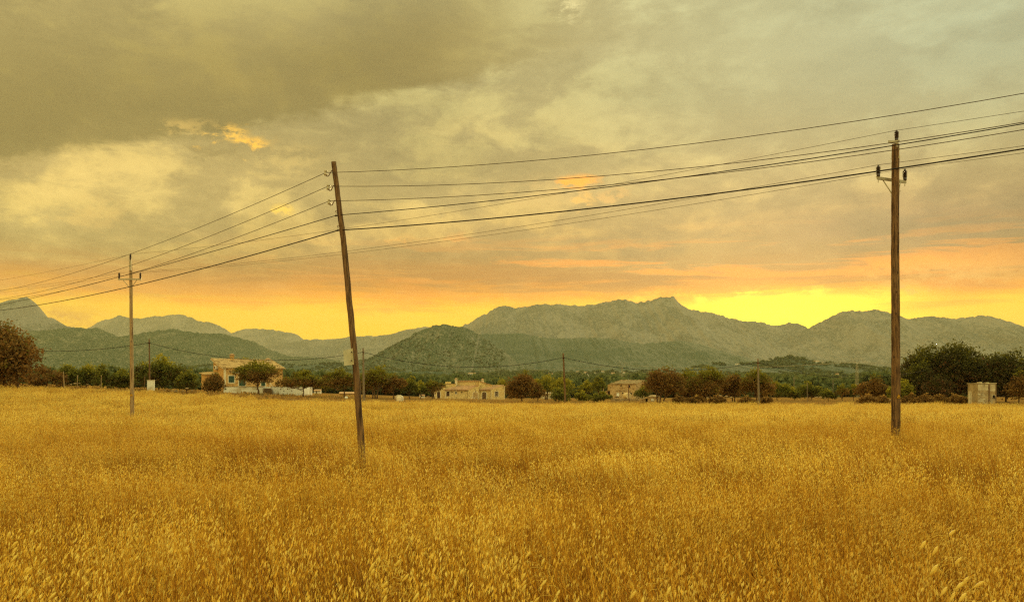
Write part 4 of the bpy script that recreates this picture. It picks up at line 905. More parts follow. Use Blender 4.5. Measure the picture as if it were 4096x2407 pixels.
# ------------------------------------------------------------------ lattice masts
def mast(px, ytop, yb, Y, armpx, label):
    z0 = gz(XA(px, Y), Y); k = Y/F; q = P(px, ytop, Y); H = q.z-z0; e = empty('lattice_mast', (q.x, Y, z0), .12, label=label, cat='lattice mast', group='lattice masts in the valley')
    a = armpx*k/2; hb = H-armpx*k*.42; wb = .55; wt = .22; r = max(.035, .11*k*4)
    b = MB(); cs = [(-1, -1), (1, -1), (1, 1), (-1, 1)]
    for sx, sy in cs: b.tube([(sx*wb, sy*wb, 0), (sx*wt, sy*wt, hb)], r, 4)
    nseg = 11
    for i in range(nseg):
        t0, t1 = i/nseg, (i+1)/nseg; w0 = wb+(wt-wb)*t0; w1 = wb+(wt-wb)*t1
        for j in range(4):
            c0, c1 = cs[j], cs[(j+1) % 4]
            if i % 2: c0, c1 = c1, c0
            b.tube([(c0[0]*w0, c0[1]*w0, hb*t0), (c1[0]*w1, c1[1]*w1, hb*t1)], r*.55, 4)
    b.build('lattice', M_galv, e)
    MB().tube([(-a, 0, H), (a, 0, H)], r*1.1, 4).build('crossarm', M_galv, e)
    for s_ in (-1, 1): MB().tube([(s_*.1, 0, hb), (s_*a*.72, 0, H)], r, 4).build('brace', M_galv, e)
    for x in (-a, -a*.33, a*.33, a): MB().tube([(x, 0, H-.05), (x, 0, H-.95)], .055, 6).build('insulator', M_glaze, e, loc=(0, 0, 0))
    return e, a
m1, a1 = mast(3428, 1437, 1582, 309, 49, 'largest lattice mast left of the right power pole')
m2, a2 = mast(2489, 1451, 1582, 388, 39, 'lattice mast rising behind the roof of the ruin')
m3, a3 = mast(1828, 1469, 1582, 600, 26, 'small pale lattice mast above the wide stone house')
for dx_, nm in ((-1, 'outer'), (.33, 'middle'), (1, 'right')):
    pts_ = []
    A = Vector((XA(3428, 309)+a1*dx_, 309, CAMZ+(HY-1446)/F*309)); B = Vector((XA(2489, 388)+a2*dx_, 388, CAMZ+(HY-1460)/F*388)); C_ = Vector((XA(1828, 600)+a3*dx_, 600, CAMZ+(HY-1475)/F*600)); Z_ = Vector((XA(4500, 210), 210, CAMZ+(HY-1452)/F*240))
    for u_, v_ in ((Z_, A), (A, B), (B, C_)):
        for i in range(14):
            s = i/14; q = u_.lerp(v_, s); q.z -= 4*1.6*s*(1-s); pts_.append(q)
    pts_.append(C_)
    tag(MB().tube(pts_, .022, 4).build('power_line', M_galv, None), 'faint %s line strung between the three lattice masts' % nm, 'power line', 'lines of the lattice masts')

# ------------------------------------------------------------------ posts and small things
def post(px, yt, yb, Y, r, mat, label, lean=0.0, name='post'):
    X = XA(px, Y); z0 = gz(X, Y); zt_ = CAMZ+(HY-yt)/F*Y
    rough_pole(MB(), [(0, 0, -.2), (lean, 0, zt_-z0)], r, r*.85, 8, 8, int(px)); b = rough_pole(MB(), [(0, 0, -.2), (lean, 0, zt_-z0)], r, r*.85, 8, 8, int(px))
    return tag(b.build(name, mat, None, smooth=True, loc=(X, Y, z0)), label, 'post')
post(258, 1485, 1518, 118, .07, M_wood_pale, 'leaning pale fence post left of the small olive green bush', -.15, 'fence_post')
post(309, 1500, 1520, 118, .05, M_wood_pale, 'short pale fence post in front of the uneven bush', .05, 'fence_post')
post(405, 1500, 1525, 120, .05, M_wood_pale, 'slim straight fence post beside a rounded green bush', 0, 'fence_post')
post(576, 1504, 1545, 120, .05, M_wood, 'short leaning dark stake left of the white cabinet', .12, 'stake')
post(2516, 1536, 1608, 122, .06, M_rust, 'thin rusty pole in front of the ruin and the hay bale', -.06, 'pole')
post(2414, 1538, 1570, 235, .12, M_wood_pale, 'pale post left of the ruin behind the bushes', 0)
post(3176, 1509, 1560, 240, .11, M_wood_grey, 'distant grey pole between the grove and the green hill', 0, 'pole')
post(3229, 1530, 1592, 150, .06, M_wood_grey, 'thin grey post in front of the green rounded tree', 0)
post(3332, 1518, 1575, 240, .08, M_wood_grey, 'thin dark pole behind the compact dark bush', 0, 'pole')
X = XA(603.5, 121); z0 = gz(X, 121); e = empty('meter_cabinet', (X, 121, CAMZ+(HY-1551)/F*121), .1, label='white box shaped meter cabinet at the foot of the first cable pole', cat='cabinet')
MB().box((-.44, -.2, -.35), (.44, .25, 1.0)).build('body', M_white, e); MB().box((-.40, -.22, .06), (-.012, -.2, .94)).build('door', M_white, e); MB().box((.012, -.22, .06), (.40, -.2, .94)).build('door', M_white, e)
MB().box((-.48, -.25, 1.0), (.48, .3, 1.06)).build('roof', M_trim, e)
e = empty('wrapped_bale', (XA(1595, 130), 130, gz(XA(1595, 130), 130)), label='round topped bale wrapped in faded sheet at the edge of the track', cat='bale')
MB().tube([(0, -.55, .42), (0, .6, .42)], .56, 14).build('bale_core', M_plastic, e, smooth=True)
MB().lathe([(.60, -.1), (.60, .10), (.595, .12), (.60, .14), (.60, .34), (.595, .36), (.60, .38), (.58, .60), (.45, .82), (.2, .93)], 14).build('wrapping', M_trim, e, smooth=True, loc=(.12, -.1, 0))
def rot_bale(px, py, Y, r, label):
    q = P(px, py, Y); e = empty('hay_bale', (q.x, Y, gz(q.x, Y)), .5, label=label, cat='hay bale')
    MB().tube([(0, -r*.2, r), (0, -r*.17, r), (0, r*1.5, r)], [r*.93, r, r], 20).build('bale_body', M_hay, e, smooth=False)
rot_bale(2514, 1584, 240, .86, 'round straw bale standing in front of the ruin')
def small_box(name, px0, px1, yt, yb, Y, d, mat, label, cat, rz=0.0):
    q = P((px0+px1)/2, yb, Y); w_ = (px1-px0)/F*Y/2; h = (yb-yt)/F*Y
    e = empty(name, (q.x, Y, q.z), rz, label=label, cat=cat); return e, w_, h
# wooden crate frame left of the wide house
e, w_, h_ = small_box('wooden_rack', 1708, 1718, 1583, 1592, 200, .5, M_wood_pale, 'small open wooden rack under the forked tree', 'rack')
for s_ in (-1, 1): MB().box((s_*w_-.03, -.03, -.1), (s_*w_+.03, .03, h_)).build('upright', M_wood_pale, e)
for k in range(4): MB().box((-w_+.03, -.02, h_*(.15+k*.25)), (w_-.03, .02, h_*(.15+k*.25)+.06)).build('rail', M_wood_pale, e)
# white garden table and white urn before the wide house
e, w_, h_ = small_box('garden_table', 1885, 1898, 1589, 1598, 218, .5, M_white, 'small white garden table before the brown arched doorway', 'table')
MB().box((-w_, -.25, h_-.05), (w_, .25, h_)).build('table_top', M_white, e)
for sx in (-1, 1):
    for sy in (-1, 1): MB().box((sx*w_*.9-.03, sy*.2-.03, -.1), (sx*w_*.9+.03, sy*.2+.03, h_-.05)).build('leg', M_white, e)
tag(MB().lathe([(.10, 0), (.17, .12), (.22, .32), (.16, .48), (.10, .53), (.14, .58)], 12).build('garden_urn', M_white, None, smooth=True, loc=(XA(1863, 218), 218, CAMZ+(HY-1603)/F*218)), 'small white garden urn at the foot of the wide stone house wall', 'urn')
tag(MB().lathe([(.16, 0), (.22, .12), (.20, .28), (.10, .36)], 12).build('white_sack', M_white, None, smooth=True, loc=(XA(1385, 126), 126, gz(XA(1385, 126), 126)+.25)), 'small white sack lying in the grass left of the leaning pole', 'sack')

# ------------------------------------------------------------------ houses
class House:
    """collects parts given in world coordinates (or local ones if rz is used) under one Empty"""
    def __init__(s, name, loc_, label, cat, rz=0.0): s.o = Vector(loc_); s.e = empty(name, s.o, rz, label=label, cat=cat); s.rz = rz
    def world(s, pts_): return [Vector(p)-s.o for p in pts_]
    def ext(s, name, poly, d, mat, parent=None):       # polygon facing the camera, extruded d metres back
        q = s.world(poly); b = MB().prism(q, [p+Vector((0, d, 0)) for p in q]); return b.build(name, mat, parent or s.e)
    def slab(s, name, quad, th, mat, parent=None): return MB().slab(s.world(quad), th).build(name, mat, parent or s.e)
def ribbed_roof(quad, th, pitch):
    """quad: front-left, front-right, back-right, back-left; half-round tile rows run from back to front"""
    fl, fr, br, bl = [Vector(p) for p in quad]; b = MB().slab([fl, fr, br, bl], th)
    n = max(4, int((fr-fl).length/pitch)); up = (fr-fl).cross(bl-fl).normalized()
    if up.z < 0: up = -up
    side = (fr-fl).normalized()
    for i in range(n):
        t0 = (i+.5)/n; a = fl.lerp(fr, t0); c = bl.lerp(br, t0); r = pitch*.34
        sec = [(-r, .005), (-r*.6, r*.62), (0, r*.85), (r*.6, r*.62), (r, .005)]
        k = len(b.v)
        for q in (a-(c-a).normalized()*.04, c):
            b.v += [tuple(q+side*x+up*y) for x, y in sec]
        for j in range(4): b.f.append((k+j, k+j+1, k+5+j+1, k+5+j))
        b.f.append((k, k+1, k+2, k+3, k+4)); b.f.append((k+9, k+8, k+7, k+6, k+5))
    return b
def arch(x0, x1, z0, z1, rise, n=8):
    w_ = (x1-x0)/2; cx = (x0+x1)/2
    return [(x0, z0), (x1, z0)]+[(cx+w_*math.cos(a), z1-rise+rise*math.sin(a)) for a in np.linspace(0, math.pi, n)]
def chimney(h, x, y, z0, z1, w_, mat=None):
    """shaft, cap slab, small open lantern and pyramid hood"""
    mat = mat or M_trim; zz = z1-(w_*1.1)
    c = MB().box((x-w_/2, y-w_/2, z0), (x+w_/2, y+w_/2, zz)).build('chimney', mat, h)
    b = MB().box((x-w_*.62, y-w_*.62, zz), (x+w_*.62, y+w_*.62, zz+w_*.12))
    for sx in (-1, 1):
        for sy in (-1, 1): b.box((x+sx*w_*.42-w_*.1, y+sy*w_*.42-w_*.1, zz+w_*.12), (x+sx*w_*.42+w_*.1, y+sy*w_*.42+w_*.1, zz+w_*.6))
    b.box((x-w_*.12, y-w_*.4, zz+w_*.12), (x+w_*.12, y+w_*.4, zz+w_*.6)); b.build('chimney_cap', mat, c)
    q = w_*.75; b = MB(); b.prism([(x-q, y-q, zz+w_*.6), (x+q, y-q, zz+w_*.6), (x+q, y+q, zz+w_*.6), (x-q, y+q, zz+w_*.6)], [(x-.05, y-.05, z1), (x+.05, y-.05, z1), (x+.05, y+.05, z1), (x-.05, y+.05, z1)])
    b.build('chimney_hood', M_tileM, c); return c

# ---- farmhouse with the white terrace (left)
def left_house():
    Y = 165.0; o = P(896.4, 1545, Y); o.z = 2.2; a = math.atan2(.585, .81)
    h = House('farmhouse', o, 'orange stone farmhouse with sloping tiled roof and green shutters above a white terrace', 'house', a); e = h.e
    W, D, ze, zb = 11.2, 6.2, 7.1-o.z, 8.75-o.z
    b = MB().prism([(0, 0, 0), (W, 0, 0), (W, 0, ze), (0, 0, ze)][::1], [(0, D, 0), (W, D, 0), (W, D, zb), (0, D, zb)]); b.build('wall', M_stoneL, e)
    ribbed_roof([(-.45, -.5, ze-.02), (W+.4, -.5, ze-.02), (W+.4, D+.3, zb+.2), (-.45, D+.3, zb+.2)], .14, .30).build('roof', M_tileL, e)
    b = MB().slab([(-.47, -.5, ze-.17), (-.30, -.5, ze-.17), (-.30, D+.3, zb+.05), (-.47, D+.3, zb+.05)], .10); b.build('verge', M_trim, e)
    MB().box((-.02, -.03, 0), (.32, .30, ze-.14)).build('corner_stones', M_trim, e)
    def win(x0, x1, z0, z1, name='window', slats=True):
        f = MB().box((x0-.16, -.06, z0-.16), (x0, .02, z1+.16)).box((x1, -.06, z0-.16), (x1+.16, .02, z1+.16)).box((x0, -.06, z1), (x1, .02, z1+.16)).box((x0, -.09, z0-.16), (x1, .02, z0)).build(name, M_trim, e)
        MB().box((x0, -.012, z0), (x1, .02, z1)).build('opening', M_dark, f)
        w_ = (x1-x0)/4
        for i in range(4): 
            c = MB().box((x0+i*w_+.03, -.045, z0+.03), (x0+(i+1)*w_-.03, -.016, z1-.03)); c.build('shutter', M_green, f)
    win(.82, 1.88, 4.33-o.z, 5.55-o.z); win(2.75, 3.95, 3.72-o.z, 5.35-o.z, 'terrace_door'); win(6.95, 7.75, 3.72-o.z, 5.35-o.z, 'terrace_door')
    MB().box((1.4, -.42, 6.1-o.z), (4.2, -.003, 6.40-o.z)).build('awning', M_white, e)
    MB().box((1.0, -.2, 6.22-o.z), (1.16, -.003, 6.46-o.z)).build('wall_lamp', M_door, e)
    ac = MB().box((-.42, 3.35, 6.85-o.z), (-.006, 4.35, 7.5-o.z)).build('air_conditioner', M_white, e)
    MB().lathe([(.24, 0), (.24, .02), (.05, .03)], 12).build('fan_grille', M_dark, ac).matrix_local = Matrix.Translation((-.421, 4.02, 7.17-o.z)) @ Matrix.Rotation(-math.pi/2, 4, 'Y')
    MB().box((-.40, 3.4, 6.74-o.z), (-.02, 4.3, 6.83-o.z)).build('bracket', M_rust, ac)
    chimney(e, 3.27, 5.4, zb-.35, 9.95-o.z, .62, M_stoneL); chimney(e, 10.2, 5.0, zb-.4, 9.25-o.z, .62)
    b = MB().prism([(-2.0, 3.6, 0), (-.006, 3.6, 0), (-.006, 7.0, 0), (-2.0, 7.0, 0)], [(-2.0, 3.6, 5.75-o.z), (-.006, 3.6, 6.0-o.z), (-.006, 7.0, 6.2-o.z), (-2.0, 7.0, 5.95-o.z)]); b.build('annex_wall', M_stoneL, e)
    ribbed_roof([(-2.4, 3.2, 5.80-o.z), (-.01, 3.2, 6.05-o.z), (-.01, 7.3, 6.45-o.z), (-2.4, 7.3, 6.20-o.z)], .10, .28).build('annex_roof', M_tileL, e)
left_house()
def terrace():
    Y = 156.0; k = Y/F; o = P(894, 1570, Y)
    h = House('terrace', o, 'whitewashed terrace wall with stone steps in front of the orange farmhouse', 'terrace'); e = h.e
    q = lambda px, py, dy=0: P(px, py, Y)+Vector((0, dy, 0))
    def panel(a, b_, dy=0):
        h.ext('wall_panel', [q(a, 1582), q(b_, 1582), q(b_, 1546), q(a, 1546)], .3, M_white)
        h.ext('coping', [q(a-1, 1546)+Vector((0, -.06, 0)), q(b_+1, 1546)+Vector((0, -.06, 0)), q(b_+1, 1544.4)+Vector((0, -.06, 0)), q(a-1, 1544.4)+Vector((0, -.06, 0))], .42, M_step)
    panel(894.5, 1053.5); panel(1084, 1212)
    h.ext('floor', [q(894.5, 1582, .31), q(1212, 1582, .31), q(1212, 1546.5, .31), q(894.5, 1546.5, .31)], 7.0, M_white)
    for i in range(6):
        a, b_ = 1053.5+i*1.8, 1086+i*3.4; yt = 1553+i*3.4
        h.ext('step', [q(a, yt+2.7, -.3-.30*i), q(b_, yt+2.7, -.3-.30*i), q(b_, yt, -.3-.30*i), q(a, yt, -.3-.30*i)], .62, M_step)
    h.ext('stair_side', [q(1053.5, 1582, -.02), q(1062, 1582, -.02), q(1057, 1552, -.02), q(1053.5, 1552, -.02)], .04, M_white)
    r = MB(); pp = [q(1082, 1531, -.5)-o, q(1106.5, 1551.5, -1.9)-o, q(1106.5, 1574, -1.9)-o]; r.tube(pp, .035, 6); r.tube([q(1082, 1531, -.5)-o, q(1082, 1546, -.5)-o], .03, 6); r.build('handrail', M_white, e)
    for px, py, s_ in ((1027.5, 1555, .07), (1123, 1555, .09), (1151, 1555, .09), (1135.5, 1562.5, .07), (1167, 1562.5, .07)):
        c = q(px, py)-o; MB().box((c.x-s_, -.05, c.z-s_), (c.x+s_, -.003, c.z+s_)).build('wall_light', M_step, e)
terrace()

# ---- wide stone house in the middle
def mid_house():
    Yb = 220.0
    def q(u, v, dy=0.0): Yq = Yb+dy; return P(1700+u/7, 1480+v/7, Yq)
    o = P(1880, 1602, Yb); h = House('stone_house', o, 'wide ochre stone house with stepped tiled roofs and arched doorways', 'house'); e = h.e
    def wall(poly, dy, d, mat=M_stoneM, name='wall'): return h.ext(name, [q(u, v, dy) for u, v in poly], d, mat)
    wall([(255, 860), (558, 860), (558, 376), (545, 376), (255, 512)], .6, 6)
    MB().slab(h.world([q(238, 518, .3), q(548, 372, .3), q(548, 372, 6.8), q(238, 518, 6.8)]), .12).build('roof', M_tileM, e)
    wall([(548, 560), (868, 560), (868, 382), (548, 382)], 3.0, 4); h.ext('parapet', [q(545, 382, 2.9), q(868, 382, 2.9), q(868, 373, 2.9), q(545, 373, 2.9)], .2, M_door)
    wall([(570, 374), (720, 374), (720, 325), (570, 325)], 6.0, 1.0, M_stoneM, 'roof_stair')
    wall([(880, 560), (1516, 560), (1516, 302), (880, 302)], 4.6, 4)
    ribbed_roof(h.world([q(872, 300, 4.3), q(1528, 294, 4.3), q(1528, 290, 9), q(872, 294, 9)]), .10, .32).build('roof', M_tileM, e)
    wall([(548, 860), (1192, 860), (1192, 560), (548, 560)], 0, 4.5)
    ribbed_roof(h.world([q(528, 548, -.45), q(1200, 548, -.45), q(1512, 428, 4.5), q(868, 440, 4.5)]), .14, .34).build('roof', M_tileM, e)
    wall([(1196, 860), (1512, 860), (1512, 430), (1196, 562)], -.25, 4.7)
    wall([(1516, 560), (1835, 560), (1885, 420), (1516, 300)], 2.2, 5)
    MB().slab(h.world([q(1512, 292, 2.0), q(1892, 416, 2.0), q(1892, 416, 7.4), q(1512, 292, 7.4)]), .13).build('roof', M_tileM, e)
    wall([(1516, 860), (1832, 860), (1832, 556), (1516, 556)], .25, 4)
    ribbed_roof(h.world([q(1506, 545, -.1), q(1836, 545, -.1), q(2208, 416, 4.0), q(1895, 424, 4.0)]), .14, .34).build('roof', M_tileM, e)
    wall([(1836, 860), (2230, 860), (2230, 432), (2205, 432), (1836, 550)], -.4, 5)
    MB().slab(h.world([q(2200, 420, -.5), q(2452, 512, -.5), q(2452, 512, 3.5), q(2200, 420, 3.5)]), .12).build('porch_roof', M_tileM, e)
    for u in (258, 560, 1836+4, 2218): h.ext('corner_stones', [q(u, 860, -.46 if u > 1800 else (.54 if u == 258 else -.06)), q(u+16, 860, -.46 if u > 1800 else (.54 if u == 258 else -.06)), q(u+16, 570 if u not in (2218,) else 440, -.46 if u > 1800 else (.54 if u == 258 else -.06)), q(u, 570 if u not in (2218,) else 440, -.46 if u > 1800 else (.54 if u == 258 else -.06))], .05, M_trim)
    def opening(u0, u1, v0, v1, dy, rise, name, mat, leaves=2, sill=False):
        A, B_ = q(u0, v0, dy)-o, q(u1, v1, dy)-o; x0, x1, z1, z0 = A.x, B_.x, A.z, B_.z; yy = A.y; rz_ = rise/7*Yb/F; t_ = .13
        outer = arch(x0-t_, x1+t_, z0-(t_ if sill else 0), z1+t_, rz_+t_*.6 if rise else .001, 9); inner = arch(x0, x1, z0, z1, max(rz_, .001), 9)
        b = MB(); n = len(outer)
        for i in range(n):
            j = (i+1) % n
            if i == 0 and not sill: continue
            b.prism([(outer[i][0], yy-.08, outer[i][1]), (outer[j][0], yy-.08, outer[j][1]), (inner[j][0], yy-.08, inner[j][1]), (inner[i][0], yy-.08, inner[i][1])],
                    [(outer[i][0], yy-.003, outer[i][1]), (outer[j][0], yy-.003, outer[j][1]), (inner[j][0], yy-.003, inner[j][1]), (inner[i][0], yy-.003, inner[i][1])])
        f = b.build(name, M_trim, e)
        MB().prism([(x, yy-.02, z) for x, z in inner], [(x, yy-.003, z) for x, z in inner]).build('opening', M_dark if mat is not M_stoneR else M_stoneR, f)
        w_ = (x1-x0)/leaves
        if mat is not M_stoneR:
            for i in range(leaves): MB().box((x0+i*w_+.04, yy-.05, z0+.04), (x0+(i+1)*w_-.04, yy-.024, z1-rz_*(.75 if leaves == 2 or i in (0, leaves-1) else .15)-.03)).build('shutter' if 'window' in name else 'door_leaf', mat, f)
    opening(337, 424, 603, 826, .6, 18, 'door', M_door); opening(600, 685, 595, 726, 0, 14, 'window', M_door); opening(848, 888, 598, 662, 0, 0, 'window', M_door, 1, True)
    opening(1345, 1480, 606, 845, -.25, 62, 'archway', M_stoneR); opening(1600, 1712, 608, 838, .25, 52, 'door', M_wood, 4); opening(1955, 2056, 594, 730, -.4, 14, 'window', M_wood_grey, 2, True)
    for u, v, dy in ((372, 560, .6), (755, 612, 0), (1028, 612, 0), (1418, 575, -.25), (1648, 572, .25), (2012, 550, -.4)):
        c = q(u, v, dy)-o; MB().box((c.x-.07, c.y-.15, c.z-.12), (c.x+.07, c.y-.003, c.z+.12)).build('wall_lamp', M_dark, e)
    for u, v0, v1, dy in ((870, 215, 440, 3.6), (1612, 232, 335, 6.0)):
        c0, c1 = q(u, v1, dy)-o, q(u, v0, dy)-o; chimney(e, c0.x, c0.y, c0.z, c1.z, .56)
    h.ext('kerb', [q(1872, 890, -1.4), q(2410, 890, -1.4), q(2410, 846, -1.4), q(1872, 846, -1.4)], 1.0, M_trim)
mid_house()

# ---- ruin on the right of the middle
def ruin():
    Yb = 280.0
    def q(u, v, dy=0.0): return P(2350+u/7.2, 1480+v/7.2, Yb+dy)
    o = P(2492, 1593, Yb); h = House('ruined_house', o, 'square brown two storey ruin with ragged tile roof and small dark openings', 'ruin'); e = h.e
    h.ext('wall', [q(658, 870), q(1396, 870), q(1396, 405), q(658, 405)], 8, M_stoneR)
    b = MB().prism(h.world([q(1397, 870, .02), q(1640, 870, 6), q(1640, 310, 6), q(1397, 405, .02)]), h.world([q(1397, 870, 8.02), q(1640, 870, 9), q(1640, 310, 9), q(1397, 405, 8.02)])); b.build('side_wall', M_stoneR, e)
    ribbed_roof(h.world([q(650, 396, -.3), q(1404, 392, -.3), q(1655, 292, 8.2), q(985, 284, 8.2)]), .16, .38).build('roof', M_tileR, e)
    rr = random.Random(4)
    b = MB()
    for i in range(26):
        t_ = i/25; u = 655+t_*745; c = q(u, 392, -.25)-o; s_ = rr.uniform(.09, .22); b.box((c.x-s_, c.y-.1, c.z), (c.x+s_, c.y+.3, c.z+rr.uniform(.04, .16)))
        c = (q(985, 284, 8)-o).lerp(q(650, 396, -.3)-o, t_); b.box((c.x-s_*.7, c.y-.2, c.z), (c.x+s_*.7, c.y+.2, c.z+rr.uniform(.05, .22)))
        c = (q(985, 284, 8)-o).lerp(q(1650, 290, 8)-o, t_); b.box((c.x-s_*.8, c.y-.2, c.z), (c.x+s_*.8, c.y+.2, c.z+rr.uniform(.02, .2)))
    lt = b.build('loose_tiles', M_tileR, e); lt['kind'] = 'stuff'
    def hole(u0, u1, v0, v1, name='window', mat=M_dark):
        f = h.ext(name, [q(u0-5, v1+5, -.06), q(u1+5, v1+5, -.06), q(u1+5, v0-5, -.06), q(u0-5, v0-5, -.06)], .055, M_stoneR)
        h.ext('opening', [q(u0, v1, -.075), q(u1, v1, -.075), q(u1, v0, -.075), q(u0, v0, -.075)], .012, mat, f)
    hole(948, 985, 430, 465); hole(1192, 1224, 430, 500); hole(1000, 1030, 638, 672); hole(1216, 1276, 643, 700, 'doorway'); hole(838, 912, 655, 745, 'door', M_white); hole(780, 902, 770, 786, 'trough')
    h.ext('render_patch', [q(838, 652, -.08), q(892, 652, -.08), q(892, 646, -.08), q(838, 646, -.08)], .02, M_dark)
    b = MB().tube([q(800, 592, -.08)-o, q(905, 578, -.08)-o, q(920, 604, -.08)-o, q(1140, 578, -.08)-o], .06, 5); b.build('string_course', M_step, e)
    h.ext('shed_wall', [q(548, 690, 1.5), q(655, 690, 1.5), q(655, 590, 1.5), q(548, 605, 1.5)], 4, M_stoneR)
    MB().slab(h.world([q(530, 604, .9), q(656, 575, .9), q(656, 570, 5), q(530, 598, 5)]), .10).build('shed_roof', M_tileR, e)
    h.ext('shed_opening', [q(590, 688, 1.44), q(650, 688, 1.44), q(650, 608, 1.44), q(590, 614, 1.44)], .05, M_dark)
ruin()
def yard_hut():
    Yb = 150.0
    def q(u, v, dy=0.0): return P(2350+u/7.2, 1480+v/7.2, Yb+dy)
    o = P(2600, 1608, Yb); h = House('stone_hut', o, 'low brown stone hut with a pale patch beneath the big rust brown tree', 'hut'); e = h.e
    h.ext('wall', [q(1738, 940), q(2082, 940), q(2082, 768), q(1738, 768)], 3, M_stoneR)
    b = MB().prism(h.world([q(1725, 766, -.15), q(2095, 766, -.15), q(2000, 712, 1.5), q(1830, 705, 1.5)]), h.world([q(1725, 772, -.15), q(2095, 772, -.15), q(2000, 722, 1.5), q(1830, 715, 1.5)])); b.build('roof', M_tileR, e)
    h.ext('shutter', [q(1830, 880, -.05), q(1905, 880, -.05), q(1905, 816, -.05), q(1830, 816, -.05)], .045, M_white)
    h.ext('lean_to_wall', [q(1545, 940, .2), q(1670, 940, .2), q(1670, 812, .2), q(1545, 828, .2)], 2, M_stoneR)
    h.ext('lean_to_opening', [q(1671, 940, .4), q(1736, 940, .4), q(1736, 805, .4), q(1671, 808, .4)], 1.5, M_dark)
    MB().slab(h.world([q(1538, 826, 0), q(1740, 800, 0), q(1740, 796, 2.4), q(1538, 822, 2.4)]), .07).build('lean_to_roof', M_tileR, e)
    # dry stone bank in front of the ruin
    o2 = P(2490, 1600, 160); h2 = House('field_wall', o2, 'low overgrown dry stone wall in front of the ruin', 'wall')
    rr = random.Random(8)
    for r_ in range(3):
        x = 2445.0
        while x < 2572:
            wd = rr.uniform(6, 11); q0 = P(x, 1606-r_*4.2, 160)-o2; q1 = P(x+wd-.6, 1602.4-r_*4.2, 160)-o2
            MB().box((q0.x, rr.uniform(-.08, .08), q0.z), (q1.x, .5, q1.z)).build('stone', M_rock, h2.e); x += wd
yard_hut()

# ---- blockwork hut at the right
def block_hut():
    Yb = 121.0; o = P(3912, 1612, Yb); a = -.18
    h = House('blockwork_hut', o, 'square flat roofed blockwork hut with a small dark window in front of the evergreens', 'hut', 0); e = h.e; k = Yb/F
    q = lambda px, py, dy=0.0: P(px, py, Yb+dy)
    # front face px 3911-3985, side face recedes to the left
    H0 = q(3911, 1534)-o; fl, fr = q(3911, 1626)-o, q(3985, 1626)-o; bl = q(3871, 1626, 2.2)-o; br = q(3947, 1626, 2.6)-o
    zt_ = H0.z; up = lambda p, z: Vector((p.x, p.y, z)); z0 = fl.z-.1
    MB().prism([up(fl, z0), up(fr, z0), up(br, z0), up(bl, z0)], [up(fl, zt_), up(fr, zt_), up(br, zt_), up(bl, zt_)]).build('wall', M_concd, e)
    d1 = (fr-fl)
    # upper rendered band, pilasters and roof slab sit proud of the wall
    zb_ = (q(3911, 1561)-o).z
    MB().prism([(fl.x+.02, fl.y-.03, zb_), (fl.x+d1.x*.56, fl.y-.03, zb_), (fl.x+d1.x*.56, fl.y-.004, zb_), (fl.x+.02, fl.y-.004, zb_)], [(fl.x+.02, fl.y-.03, zt_-.08), (fl.x+d1.x*.56, fl.y-.03, zt_-.08), (fl.x+d1.x*.56, fl.y-.004, zt_-.08), (fl.x+.02, fl.y-.004, zt_-.08)]).build('render_panel', M_conc, e)
    for t0, t1, m_ in ((.57, .66, M_step), (.96, 1.0, M_step)): MB().box((fl.x+d1.x*t0, fl.y-.07, z0), (fl.x+d1.x*t1, fl.y-.004, zt_-.08)).build('pilaster', m_, e)
    MB().box((fl.x+d1.x*.67, fl.y-.03, zb_-.1), (fl.x+d1.x*.95, fl.y-.004, zt_-.08)).build('render_panel', M_conc, e)
    wz0, wz1 = (q(3911, 1592)-o).z, (q(3911, 1580)-o).z
    f = MB().box((fl.x+d1.x*.76, fl.y-.05, wz0-.05), (fl.x+d1.x*.95, fl.y-.004, wz1+.05)).build('window', M_conc, e)
    MB().box((fl.x+d1.x*.79, fl.y-.062, wz0), (fl.x+d1.x*.92, fl.y-.052, wz1)).build('opening', M_dark, f)
    MB().prism([up(fl, zt_)+Vector((-.05, -.08, .002)), up(fr, zt_)+Vector((.06, -.08, .002)), up(br, zt_)+Vector((.06, .1, .002)), up(bl, zt_)+Vector((-.08, .1, .002))], [up(fl, zt_+.09)+Vector((-.05, -.08, 0)), up(fr, zt_+.09)+Vector((.06, -.08, 0)), up(br, zt_+.09)+Vector((.06, .1, 0)), up(bl, zt_+.09)+Vector((-.08, .1, 0))]).build('roof_slab', M_conc, e)
    for t0, t1, hh in ((.05, .26, .14), (.30, .38, .06), (.46, .64, .09)): MB().box((fl.x+d1.x*t0, fl.y+.1, zt_+.092), (fl.x+d1.x*t1, fl.y+.45, zt_+.09+hh)).build('loose_block', M_conc, e)
    rr = random.Random(2)
    for r_ in range(8):                                   # block courses, joints recessed
        zc = z0+.35+r_*.22
        if zc+.2 > zb_: break
        x = fl.x+.03+(r_ % 2)*.2
        while x+.38 < fl.x+d1.x*.56: MB().box((x, fl.y-.028, zc), (x+.38, fl.y-.004, zc+.20)).build('block', M_concd if rr.random() < .6 else M_conc, e); x += .40
    g = empty('concrete_post', (XA(3878, Yb-1), Yb-1, gz(XA(3878, Yb-1), Yb-1)), label='pair of short pale concrete uprights leaning on the blockwork hut', cat='post')
    zz = CAMZ+(HY-1564)/F*(Yb-1)-g.location.z
    for dx_ in (-.06, .17): MB().box((dx_-.07, -.07, -.1), (dx_+.06, .07, zz)).build('upright', M_conc, g)
block_hut()

